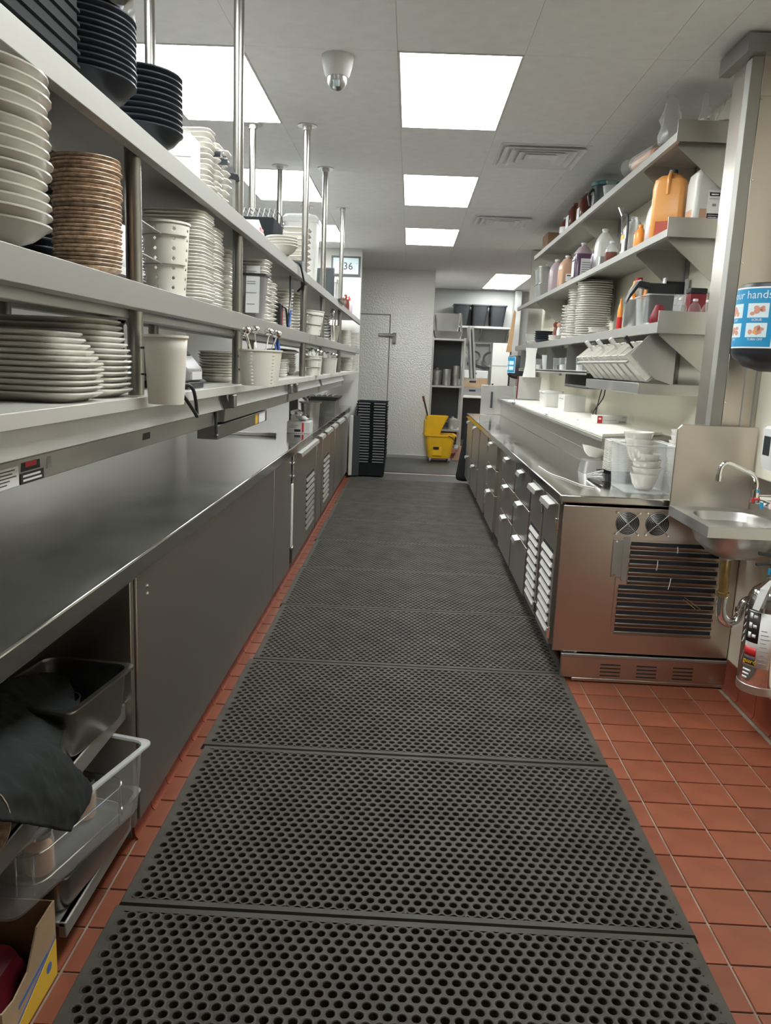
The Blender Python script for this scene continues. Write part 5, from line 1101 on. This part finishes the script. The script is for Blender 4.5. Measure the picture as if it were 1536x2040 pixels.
obj('bracket', MB().box(.085, XR-1.509, -.02, .02, .05, .44), 'steel_dark', ex)
# ================================================================== paper towel dispensers with the hand-washing label
def dispenser(label, Yc, XW, zc, sc=1.0, full=True):
    A, B, hz_ = .27*sc, .155*sc, .175*sc
    t = thing('towel_dispenser', label, 'paper towel dispenser', (XW, Yc, zc), group='paper towel dispensers')
    def curve(th, e=0): return (-.035-(A-.035+e)*math.cos(th)**.8 if math.cos(th) > 1e-6 else -.035, -(B+e)*math.sin(th))
    ths = [-PI/2+PI*i/32 for i in range(33)]
    def ringz(z, k): return [(0, B*k, z)]+[(-.0+curve(th)[0]*k, curve(th)[1]*k, z) for th in ths]+[(0, -B*k, z)]
    obj('body', MB().loft([ringz(-hz_*1.0, .55), ringz(-hz_*.90, .80), ringz(-hz_*.70, .97), ringz(-hz_*.6, 1), ringz(hz_*.85, 1), ringz(hz_*.97, .96), ringz(hz_, .90)]), 'plastic_black', t)
    # arc-length table
    S_ = [0.0]; P_ = [curve(ths[0], .0015)]
    for th in ths[1:]:
        q = curve(th, .0015); S_.append(S_[-1]+math.hypot(q[0]-P_[-1][0], q[1]-P_[-1][1])); P_.append(q)
    half = S_[-1]/2
    def at_s(s, e=0):
        s = max(0, min(S_[-1]-1e-6, s+half)); i = max(k for k in range(len(S_)-1) if S_[k] <= s); f2 = (s-S_[i])/(S_[i+1]-S_[i])
        q0, q1 = P_[i], P_[i+1]; nx_, ny_ = -(q1[1]-q0[1]), (q1[0]-q0[0]); L_ = math.hypot(nx_, ny_); nx_, ny_ = nx_/L_, ny_/L_
        p = (q0[0]+(q1[0]-q0[0])*f2, q0[1]+(q1[1]-q0[1])*f2)
        if nx_*(p[0]+.06)+ny_*p[1] < 0: nx_, ny_ = -nx_, -ny_
        return p[0]+nx_*e, p[1]+ny_*e
    def patch(name, s0, s1, z0, z1, m, e, parent=t):
        k = max(2, int((s1-s0)/.012)); v = []
        for z in (z0, z1):
            for i in range(k+1): x_, y_ = at_s(s0+(s1-s0)*i/k, e); v.append((x_, y_, z))
        return obj(name, MB().add(v, [(i, i+1, k+2+i, k+1+i) for i in range(k)]), m, parent)
    LW = .175*sc; zb, zt_ = -.085*sc, .155*sc
    lab = patch('label', -LW, LW, zb, zt_, 'label_white', .0004)
    patch('label_field', -LW+.006*sc, LW-.006*sc, zb+.006*sc, zt_-.006*sc, 'label_blue', .0012, lab)
    def curved_text(s, size, m, smid, z):
        o = text(s, size*sc, m, lab, (0,0,0), (0,0,0), align='CENTER', extr=.0)
        for v_ in o.data.vertices:
            x_, y_ = at_s(smid*sc+v_.co.x, .0026); v_.co = (x_, y_, z*sc+v_.co.y)
    cells = [(-.115, .035, 'WET'), (0.0, .035, 'SOAP'), (.108, .035, 'SCRUB'), (-.115, -.042, 'RINSE'), (0.0, -.042, 'DRY'), (.108, -.042, 'TURN OFF')]
    for k, (s_, z, cap) in enumerate(cells):
        patch('picture', (s_-.042)*sc, (s_+.042)*sc, z*sc, (z+.056)*sc, 'label_pale', .0018, lab)
        if full:
            random.seed(k)
            for b_ in range(7):
                bs_, bz_ = s_+random.uniform(-.022, .022), z+.028+random.uniform(-.013, .013); rs_, rz_ = random.uniform(.007, .014), random.uniform(.006, .011)
                vv = [(*at_s(bs_*sc, .0024), bz_*sc)]+[(*at_s((bs_+rs_*math.cos(2*PI*i/12))*sc, .0024), (bz_+rz_*math.sin(2*PI*i/12))*sc) for i in range(12)]
                obj('hand', MB().add(vv, [(0, 1+i, 1+(i+1) % 12) for i in range(12)]), 'skin_print' if b_ != 3 or k < 3 else 'orange_jug', lab)
            curved_text(cap, .013, 'label_white', s_, z-.013)
    if full: curved_text('Wash your hands', .045, 'label_pale', 0.0, .110)
    return t
dispenser('black towel dispenser with blue hand-washing label above the sink', 3.40, XR-.001, 1.70)
dispenser('small far towel dispenser with blue label at the end of the right shelves', 10.06, 1.437, 1.51, .82, False)
t = thing('soap_dispenser', 'white wall soap dispenser with dark window above the sink', 'soap dispenser', (XR-.001, 3.36, 1.12))
obj('body', MB().loft([rrect(-.045,0,.09,.11,.02,0), rrect(-.05,0,.10,.12,.02,.04), rrect(-.05,0,.10,.12,.02,.17), rrect(-.045,0,.09,.11,.02,.18)]), 'box_white', t); obj('window', MB().box(-.102,-.099,-.03,.03,.06,.14), 'plastic_black', t, bevel=.001)
# ================================================================== near open base: pans, cloth, jars
def hotel_pan(name, label, c, rz, L, W, hh, m, lipm=None, rr=.035):
    t = thing(name, label, 'pan', c, (0, 0, rz))
    obj('body', MB().loft([rrect(0,0,W-.06,L-.06,rr,0), rrect(0,0,W-.048,L-.048,rr,.012), rrect(0,0,W-.028,L-.028,rr,hh-.006), rrect(0,0,W-.032,L-.032,rr,hh-.006), rrect(0,0,W-.052,L-.052,rr,.014), rrect(0,0,W-.066,L-.066,rr,.003)]), m, t)
    obj('rim', MB().loft([rrect(0,0,W-.032,L-.032,rr,hh-.007), rrect(0,0,W-.002,L-.002,rr*.7,hh-.008), rrect(0,0,W,L,rr*.7,hh-.004), rrect(0,0,W-.002,L-.002,rr*.7,hh), rrect(0,0,W-.03,L-.03,rr,hh), rrect(0,0,W-.032,L-.032,rr,hh-.007)], caps=False), lipm or m, t)
    return t
hotel_pan('steel_pan', 'deep steel pan on the upper shelf of the open base', (-.895, 1.955, .4828), -.13, .34, .28, .145, 'steel_post')
tag(obj('metal_cup', MB().lathe([(.03,0),(.042,.07),(.044,.075),(.04,.075),(.028,.004)], 18), 'steel_dark', loc=(-.90, 2.0, .4875)), 'dark metal cup inside the deep steel pan', 'cup')
tag(obj('metal_cup', MB().lathe([(.03,0),(.042,.07),(.044,.075),(.04,.075),(.028,.004)], 18), 'plastic_black', loc=(-.87, 1.90, .4875)), 'black cup inside the deep steel pan', 'cup')
hotel_pan('steel_pan', 'upturned-edge steel pan under the clear pan, lower shelf', (-.90, 1.93, .1128), -.10, .44, .30, .118, 'steel_post')
cp = hotel_pan('clear_pan', 'long clear plastic pan sticking out of the open base', (-.893, 1.812, .2318), -.24, .56, .325, .196, 'clear_plastic', 'clear_cloudy')
for k, (x_, y_) in enumerate(((-.84, 1.96), (-.90, 1.82), (-.85, 1.72))):
    t = thing('glass_jar', ['glass jar at the far end of the clear pan', 'middle glass jar in the clear pan', 'nearest glass jar in the clear pan'][k], 'jar', (x_, y_, .2365), group='jars in the clear pan')
    obj('body', MB().lathe([(.03,0),(.036,.006),(.036,.085),(.03,.1)], 18), 'glass', t); obj('contents', MB().lathe([(.032,.004),(.033,.07),(.001,.072)], 14), 'juice_tan', t); obj('lid', MB().lathe([(.033,.098),(.033,.112),(.001,.114)], 18), 'chrome', t)
t = thing('wire_caddy', 'chrome wire caddy around the jars in the clear pan', 'caddy', (-.868, 1.82, .2365), (0, 0, -.24))
for z in (.03, .105):
    obj('hoop', MB().tube([(p[0], p[1], z) for p in rrect(0,0,.215,.38,.05,0)+[rrect(0,0,.215,.38,.05,0)[0]]], .0025, 6), 'chrome', t)
for k in range(8):
    p = rrect(0,0,.215,.38,.05,0)[int(k*2.5)]; obj('wire', MB().tube([(p[0], p[1], .0025), (p[0], p[1], .107)], .0022, 6), 'chrome', t)
obj('handle', MB().tube(bez([(0,.12,.10),(0,.10,.19),(0,0,.21),(0,-.10,.19),(0,-.12,.10)]), .003, 6), 'chrome', t)
# black cloth heaped over both pans
rows = [[(-70,1385,-1.02),(-15,1365,-1.00),(40,1350,-.98),(90,1337,-.97),(128,1345,-.96)],
        [(-70,1430,-.94),(-10,1425,-.93),(55,1418,-.90),(115,1410,-.86),(163,1400,-.845)],
        [(-70,1470,-.88),(0,1462,-.85),(50,1452,-.83),(90,1462,-.82),(118,1462,-.80)],
        [(-70,1520,-.82),(0,1510,-.78),(55,1500,-.765),(95,1500,-.76),(118,1505,-.75)],
        [(-70,1570,-.77),(0,1560,-.74),(60,1540,-.725),(130,1545,-.715),(207,1568,-.72)],
        [(-70,1640,-.74),(-10,1632,-.715),(50,1640,-.70),(100,1650,-.70),(143,1657,-.70)]]
g = MB(); v = []; R_, C_ = len(rows), len(rows[0])
for r_ in rows:
    for q in r_: p = U(q[0], q[1], X=q[2]); v.append((p.x, p.y, p.z))
g.add(v, [(i*C_+j, i*C_+j+1, (i+1)*C_+j+1, (i+1)*C_+j) for i in range(R_-1) for j in range(C_-1)])
o = obj('black_cloth', g, 'cloth_black'); tag(o, 'black cloth heaped over the pans in the open base', 'cloth')
s_ = o.modifiers.new('sub', 'SUBSURF'); s_.levels = s_.render_levels = 4; s_.boundary_smooth = 'PRESERVE_CORNERS'
tx_ = bpy.data.textures.new('folds', 'CLOUDS'); tx_.noise_scale = .09; d_ = o.modifiers.new('folds', 'DISPLACE'); d_.texture = tx_; d_.strength = .03; d_.texture_coords = 'GLOBAL'
s_ = o.modifiers.new('thick', 'SOLIDIFY'); s_.thickness = .004
pm2 = plate_mesh('stoneware_plate', .085, .018, 'ceramic_brown', 'plate')
for k in range(3):
    o = obj('stoneware_plate', pm2, loc=U(-72-4*k, 1640, Y=1.33+.02*k), rot=(1.35, 0, .3)); tag(o, ['nearest', 'middle', 'farthest'][k]+' brown plate standing on edge at the left frame edge', 'plate', 'brown plates on edge')
# cardboard boxes on the floor
def carton(name, label, x0, x1, y0, y1, hh, prints):
    t = thing(name, label, 'box', ((x0+x1)/2, (y0+y1)/2, .0008)); a, b2 = (x1-x0)/2, (y1-y0)/2; th = .004
    obj('front_side', MB().prism([(-b2, 0), (b2, 0), (b2, hh), (b2*.3, hh*.985), (-b2*.1, hh*.62), (-b2*.6, hh*.55), (-b2, hh*.60)], a-th, a, 'x'), 'card', t)
    obj('back_side', MB().box(-a, -a+th, -b2, b2, 0, hh), 'card_in', t)
    obj('end_side', MB().box(-a+th, a-th, b2-th, b2, 0, hh), 'card_in', t); obj('end_side', MB().box(-a+th, a-th, -b2, -b2+th, 0, hh*.6), 'card', t)
    obj('bottom', MB().box(-a+th, a-th, -b2+th, b2-th, 0, th), 'card_in', t)
    for (y0_, y1_, z0, z1, m, sl) in prints: obj('print', MB().prism([(y0_, z0), (y1_, z0+(sl if m != 'yellow_print' else 0)), (y1_, z1+sl), (y0_, z1)], a, a+.0008, 'x'), m, t)
    return t
b1 = carton('cardboard_box', 'open torn cardboard box with yellow print on the floor', -1.06, -.79, 1.41, 1.665, .20, [(-.125, .127, .0, .012, 'yellow_print', .085), (-.12, .127, .018, .024, 'blue_print', .085), (-.06, .08, .07, .08, 'blue_print', .02)])
obj('blue_dot', MB().cyl((.135, .085, .052), (.1365, .085, .052), .013, n=20), 'blue_print', b1)
tag(obj('candy_bag', MB().loft([rrect(0,0,.16,.18,.03,0), rrect(0,0,.19,.20,.04,.05), rrect(.01,.02,.12,.14,.04,.10), rrect(.01,.02,.03,.05,.012,.115)]), 'red_dark', loc=(-.925, 1.535, .006)), 'shiny dark red bag inside the torn cardboard box', 'bag')
b2_ = thing('cardboard_box', 'white carton with blue print at the bottom left corner', 'box', (-.93, 1.19, .0008)); obj('body', MB().box(-.13, .135, -.20, .215, 0, .37), 'box_white', b2_, bevel=.003)
obj('print', MB().box(.135, .1362, -.20, .21, .02, .06), 'yellow_print', b2_); 
for k in range(5): obj('print', MB().box(.135, .1362, -.10, .19-.02*(k % 2), .10+.035*k, .110+.035*k), 'blue_print', b2_)
obj('edge_tape', MB().box(.13, .1362, .19, .2155, .29, .371), 'yellow_print', b2_)
# ================================================================== things on the far left worktop
t = thing('steel_pot', 'tall steel pot on the far left worktop, beside the post', 'pot', (-.86, 7.0, .9208)); obj('body', MB().lathe([(.075,0),(.085,.20),(.10,.205),(.10,.212),(.082,.212),(.072,.005)], 28), 'steel_soft', t); obj('ladle', MB().tube([(0,0,.02),(-.03,.02,.24)], .006).lathe([(.001,0),(.025,.01),(.03,.03)], 10, (-.03,.02,.235)), 'chrome', t)
t = thing('steel_jar', 'small steel jar with lid left of the tall pot', 'jar', (-.92, 6.6, .9208)); obj('body', MB().lathe([(.05,0),(.052,.11),(.04,.13)], 22), 'steel_soft', t); obj('lid', MB().lathe([(.055,.125),(.055,.15),(.02,.165),(.001,.17)], 22), 'chrome', t)
t = thing('steel_bowl', 'small shiny bowl on the white carton, far left worktop', 'bowl', (-.84, 6.35, 1.012)); obj('body', MB().lathe([(.02,0),(.05,.02),(.06,.045),(.057,.045),(.045,.02),(.018,.004)], 22), 'chrome', t)
t = thing('paper_box', 'white carton with red stripe on the far left worktop', 'box', (-.86, 6.35, .9208)); obj('body', MB().box(-.09,.09,-.11,.11,0,.09), 'box_white', t, bevel=.002); obj('stripe', MB().box(.03,.045,-.1112,-.109,.01,.085), 'red', t); obj('print', MB().box(-.075,-.01,-.1112,-.109,.045,.05).box(-.06,0,-.1112,-.109,.06,.064), 'ink_grey', t); obj('barcode', MB().box(-.03,.02,-.1112,-.109,.012,.032), 'ink_black', t)
t = thing('utensil_tray', 'dark tray of tools on the far left worktop', 'tray', (-.93, 8.6, .9208)); obj('stand', MB().box(-.16,.16,-.25,.25,0,.16), 'steel_dark', t); obj('tray', MB().loft([rrect(0,0,.34,.52,.02,.161), rrect(0,0,.40,.58,.02,.20)]), 'plastic_dark', t)
for k in range(5): obj('tool', MB().tube([(-.12+.06*k,-.2,.205),(-.10+.06*k,.2,.225)], .008), 'chrome', t)
tag(obj('steel_bar', MB().box(-1.45,-.98,5.90,5.93,.9208,.945), 'steel', bevel=.003), 'long steel bar lying across the far left worktop', 'bar')
# ================================================================== black tray stack at the end of the left line
base = thing('tray_dolly', 'plain black dolly under the black tray stack', 'dolly', (-.465, 10.55, .0008)); obj('body', MB().loft([rrect(0,0,.36,.42,.02,.03), rrect(0,0,.385,.45,.02,.20)]), 'crate', base)
for sx_ in (-1,1):
    for sy_ in (-1,1): obj('caster', MB().cyl((sx_*.14-.012, sy_*.17, .02), (sx_*.14+.012, sy_*.17, .02), .02, n=12), 'plastic_black', base)
tb = MB().loft([rrect(0,0,.375,.44,.02,0), rrect(0,0,.39,.455,.02,.028), rrect(0,0,.405,.47,.02,.028), rrect(0,0,.405,.47,.02,.034), rrect(0,0,.38,.445,.02,.034), rrect(0,0,.365,.43,.02,.004)]).mesh('shell', 'crate')
sl_ = MB()
for k in range(2): sl_.box(-.17+.18*k, -.02+.18*k, -.236, -.230, .010, .022)
sl_m = sl_.mesh('slot', 'steel_dark')
tr0 = None
for k in range(22):
    t = thing('plastic_tray', ('top' if k == 21 else ordn(22-k))+' black tray'+(' of ' if k == 21 else ' from the top of ')+'the tall stack by the cooler', 'tray', (-.465+random.uniform(-.004,.004), 10.55, .2018+.0362*k), group='black plastic trays')
    obj('shell', tb, parent=t)
    for q in (-1, 1): obj('slot', MB().box(-.075+q*.10, .075+q*.10, -.2375, -.2285, .006, .018).mesh('slot', 'plastic_grey'), parent=t)
# ================================================================== mop bucket
mb = thing('mop_bucket', 'yellow mop bucket with wringer in front of the walk-in box', 'mop bucket', (.51, 12.45, .0108), (0, 0, .1))
obj('tub', MB().loft([rrect(0,0,.34,.26,.05,.06), rrect(0,0,.36,.28,.05,.09), rrect(0,0,.46,.36,.05,.40), rrect(0,0,.50,.40,.05,.405), rrect(0,0,.50,.40,.05,.43), rrect(0,0,.45,.35,.05,.43), rrect(0,0,.34,.26,.05,.10)]), 'yellow', mb)
obj('wringer', MB().loft([rrect(-.12,.02,.22,.20,.03,.36), rrect(-.11,.02,.26,.24,.03,.50), rrect(-.05,.02,.34,.26,.03,.71), rrect(-.05,.02,.32,.24,.03,.71), rrect(-.11,.02,.24,.22,.03,.5)]), 'yellow', mb)
obj('wringer_back', MB().box(-.245,-.20,-.08,.12,.40,.64), 'yellow', mb, bevel=.01)
obj('lever', MB().tube([(-.19,-.05,.60),(-.22,-.06,.75),(-.29,-.07,.99)], .014), 'plastic_black', mb); obj('grip', MB().tube([(-.275,-.068,.93),(-.295,-.071,1.01)], .019), 'wood_dark', mb)
obj('bail_handle', MB().tube(bez([(.10,-.19,.42),(.16,-.21,.40),(.22,-.20,.34),(.24,-.1,.30)]), .006), 'plastic_dark', mb)
obj('badge', MB().box(-.11,-.02,-.171,-.150,.20,.24), 'plastic_black', mb, bevel=.002); obj('foot_boss', MB().box(-.12,.03,-.160,-.12,.10,.25), 'yellow', mb, bevel=.008)
for sx_ in (-1,1):
    for sy_ in (-1,1): obj('caster', MB().cyl((sx_*.15-.012, sy_*.12, .035), (sx_*.15+.012, sy_*.12, .035), .035, n=14).box(sx_*.15-.016, sx_*.15+.016, sy_*.12-.012, sy_*.12+.012, .035, .075), 'plastic_grey', mb)
tag(obj('wet_floor_cone', MB().loft([rrect(0,0,.30,.12,.02,0), rrect(0,0,.26,.10,.02,.02), rrect(0,-.0,.10,.05,.01,.22)]), 'juice_pink', loc=(.90, 12.75, .012), rot=(0,0,.2)), 'pinkish folded sign beside the mop bucket', 'sign')
# black apron hanging at the far end of the right counter
g = MB(); rings = []
for k in range(9):
    f_ = k/8; zz = .86-.82*f_; w_ = .03+.10*f_**.7; x_ = .80-.045*f_
    rings.append([(x_-w_, 10.03, zz), (x_+.02, 10.015, zz), (x_+.12, 10.02, zz), (x_+.12, 10.06+.05*f_, zz), (x_, 10.10+.08*f_, zz), (x_-w_*.9, 10.06+.06*f_, zz)])
o = obj('black_apron', g.loft(rings), 'cloth_black'); tag(o, 'black apron hanging at the far end of the right counter', 'apron'); s_ = o.modifiers.new('sub', 'SUBSURF'); s_.levels = s_.render_levels = 2
obj('hook', MB().box(.79, .83, 10.0005, 10.03, .84, .872), 'plastic_black', o)
# stainless side guard, wooden board at the far end of the right shelves
o = obj('splash_guard', MB().box(.90, 1.30, 9.985, 9.997, .9208, 1.28).box(1.30, 1.438, 9.985, 9.997, .9208, 1.28), 'steel_soft', bevel=.004); tag(o, 'upright stainless guard at the far end of the right worktop', 'guard')
o = obj('knife_strip', MB().box(1.02, 1.045, 9.97, 9.9852, 1.0, 1.20), 'plastic_dark'); tag(o, 'dark vertical strip on the stainless guard', 'strip')
o = obj('wooden_board', MB().prism([(1.17, 1.69), (1.235, 1.69), (1.262, 2.17), (1.235, 2.20)], 9.962, 9.985, 'y'), 'wood', bevel=.003); tag(o, 'tan wooden board hanging at the far shelf end', 'board')
# ================================================================== back storage corner
rk = thing('storage_rack', 'tall metal rack of pots beside the walk-in box', 'rack', (.62, 13.5, 0.0008))
for x_ in (.36, .88):
    for y_ in (13.25, 13.80): part(rk, 'post', MB().box(x_-.018, x_+.018, y_-.018, y_+.018, .004, 1.95), 'steel_soft')
SHZ = (.12, .42, 1.14, 1.90)
for z in SHZ: part(rk, 'shelf', MB().box(.345, .895, 13.235, 13.815, z, z+.03), 'steel_soft', .002)
part(rk, 'back_panel', MB().box(.36, .88, 13.80, 13.815, .16, 1.90), 'plastic_dark')
def pot(label, x_, y_, z, r, hh, m='steel_soft', lid=False, hd=True):
    t = thing('stock_pot', label, 'pot', (x_, y_, z)); obj('body', MB().lathe([(r*.95,0),(r,.01),(r,hh),(r*1.04,hh),(r*1.04,hh+.008),(r*.96,hh+.008),(r*.92,.006)], 24), m, t)
    for s__ in ((-1,1) if hd else ()): obj('handle', MB().tube([(s__*r*.98, -.03, hh*.8), (s__*(r+.035), -.02, hh*.8), (s__*(r+.035), .02, hh*.8), (s__*r*.98, .03, hh*.8)], .006), 'chrome', t)
    if lid: obj('lid', MB().lathe([(r*1.03,hh+.009),(r*.9,hh+.03),(.02,hh+.045),(.02,hh+.065),(.001,hh+.066)], 24), m, t)
pot('steel pot on the second shelf of the tall rack', .50, 13.50, .4508, .10, .16); pot('lidded pot beside another, second rack shelf', .76, 13.48, .4508, .085, .14, lid=True)
pot('left steel pot on the upper rack shelf', .46, 13.50, 1.1708, .072, .22, lid=True, hd=False); pot('middle steel pot on the upper rack shelf', .62, 13.44, 1.1708, .070, .26, hd=False); pot('right steel pot on the upper rack shelf', .78, 13.50, 1.1708, .072, .32, hd=False)
pot('dark pot on the bottom rack shelf', .58, 13.5, .1508, .15, .15, 'plastic_dark')
t = thing('sheet_pan_stack', 'steel roasting pans piled on top of the tall rack', 'pan', (.60, 13.5, 1.9308)); obj('lower_pan', MB().loft([rrect(0,0,.42,.44,.03,0), rrect(0,0,.48,.50,.03,.12)]), 'steel_soft', t); obj('upper_pan', MB().loft([rrect(-.02,0,.36,.40,.03,.122), rrect(-.02,0,.42,.46,.03,.40)]), 'steel_soft', t)
obj('tool', MB().tube([(.22,-.1,.10),(.19,-.1,.42)], .02), 'chrome', t)
for k in range(2): tag(obj('sheet_tray', MB().cbox((0,0,.42), (.03,.40,.84), Euler((0,-.10,0)).to_matrix()), 'steel_soft', loc=(.985+.055*k, 13.5, 1.303)), ['first', 'second'][k]+' steel tray leaning at the side of the tall rack', 'tray')
for z_ in (1.29,): tag(obj('tray_ledge', MB().box(.8955, 1.12, 13.3, 13.7, 1.27, 1.298), 'steel_soft'), 'small steel ledge under the leaning trays', 'ledge')
bs = thing('back_shelf', 'steel wall shelf with three black tubs on the back wall', 'shelf', (1.25, 15.3, 2.19)); part(bs, 'board', MB().box(.74, 1.85, 15.05, YB-.002, 2.20, 2.235), 'steel_soft', .002); part(bs, 'hook_rail', MB().box(.95, 1.80, 15.50, 15.53, 1.93, 1.96), 'steel', .002)
for x_ in (.80, 1.3, 1.8): part(bs, 'bracket', MB().prism([(15.1, 2.20), (YB-.002, 2.20), (YB-.002, 1.98)], x_-.004, x_+.004, 'x'), 'steel_soft')
for k in range(3):
    t = thing('black_tub', ['left', 'middle', 'right'][k]+' black tub lying on the back wall shelf', 'tub', (.90+.335*k, 15.30, 2.2358), group='black tubs on the back shelf'); obj('body', MB().loft([rrect(0,0,.24,.40,.05,0), rrect(.015,0,.30,.44,.05,.38), rrect(.015,0,.28,.42,.05,.38), rrect(0,0,.22,.38,.05,.01)]), 'plastic_black', t); obj('rim', MB().loft([rrect(.015,0,.30,.44,.05,.37), rrect(.015,0,.325,.465,.05,.37), rrect(.015,0,.325,.465,.05,.39), rrect(.015,0,.29,.43,.05,.39)], caps=False), 'plastic_dark', t)
for k, (x_, r, m) in enumerate(((1.02, .08, 'steel_soft'), (1.23, .11, 'steel_dark'), (1.52, .15, 'steel_dark'))):
    t = thing('hanging_pan', ['left light', 'middle round', 'right dark'][k]+' pan hanging from the back hook rail', 'pan', (x_, 15.47, 1.94), group='pans on the hook rail'); obj('handle', MB().tube([(0,.02,0),(0,0,-.14)], .009), 'steel_dark', t); obj('body', MB().lathe([(r*.7,0),(r,.04),(r*.97,.04),(r*.66,.004)], 22), m, t, loc=(0, .0, -.14-r), rot=(PI/2, 0, 0))
tbk = thing('back_table', 'white-topped table below the hanging pans', 'table', (1.2, 15.1, 0.0008)); part(tbk, 'top', MB().box(.80, 1.55, 14.75, 15.45, .93, .97), 'board_white', .003)
for x_ in (.84, 1.51):
    for y_ in (14.79, 15.41): part(tbk, 'leg', MB().box(x_-.02, x_+.02, y_-.02, y_+.02, .001, .93), 'steel_soft')
part(tbk, 'back_board', MB().box(.84, 1.53, 15.42, 15.44, .1, .93), 'plastic_dark')
for k, (z0, z1, m) in enumerate(((.9708, 1.12, 'plastic_grey'), (1.1208, 1.29, 'card'), (1.2908, 1.43, 'box_white'))):
    t = thing('storage_crate', ['dark crate lowest on the back table', 'brown box in the middle of the back table pile', 'white box on top of the back table pile'][k], 'box', (1.17, 15.1, z0)); obj('body', MB().box(-.28,.27,-.25,.25,0,z1-z0-.001), m, t, bevel=.006); obj('hand_hole', MB().box(-.06,.06,-.2512,-.249,(z1-z0)*.5,(z1-z0)*.72), 'ink_black', t)
tag(obj('black_tray', MB().cbox((0,0,.05), (.34,.34,.05), Euler((0,.25,0)).to_matrix()), 'plastic_black', loc=(1.24, 15.1, 1.46)), 'tilted black tray on the back table pile', 'tray')
o = struct('wall_cabinet', MB().box(1.53, 1.85, 15.15, YB-.002, 1.13, 1.95), 'wall_white', bevel=.004); obj('hinge_line', MB().box(1.53,1.85,15.146,15.15,1.53,1.536), 'ink_grey', o); obj('pull', MB().box(1.55,1.58,15.12,15.15,1.16,1.20), 'plastic_black', o)
struct('trim_4', MB().box(1.90, 2.02, 15.3, YB-.002, 0, CEIL-.012), 'steel_soft')
# ================================================================== cook line on the far left, glimpsed through the shelves
ck = thing('cook_line', 'dark steel cooking line behind the left shelves', 'cooker', (-2.55, 5, .0008)); part(ck, 'body', MB().box(-2.98, -2.25, .2, 10.2, .10, .90), 'steel_dark'); part(ck, 'top', MB().box(-2.98, -2.22, .2, 10.2, .90, .94), 'steel_soft', .003); part(ck, 'plinth', MB().box(-2.95, -2.35, .25, 10.15, .001, .10), 'plastic_black')
hd = thing('exhaust_hood', 'dark steel exhaust hood behind the left shelves', 'hood', (-2.5, 5, 2.0)); part(hd, 'canopy', MB().prism([(-2.99, 2.02), (-1.95, 2.02), (-1.95, 2.30), (-2.2, CEIL-.012), (-2.99, CEIL-.012)], .2, 10.2, 'y'), 'steel_dark'); part(hd, 'gutter', MB().box(-1.97, -1.93, .2, 10.2, 2.0, 2.05), 'steel_soft')
bk = struct('wall_left_cladding', MB().box(XL+.001, XL+.01, .2, 10.2, .95, 2.02), 'steel_soft')
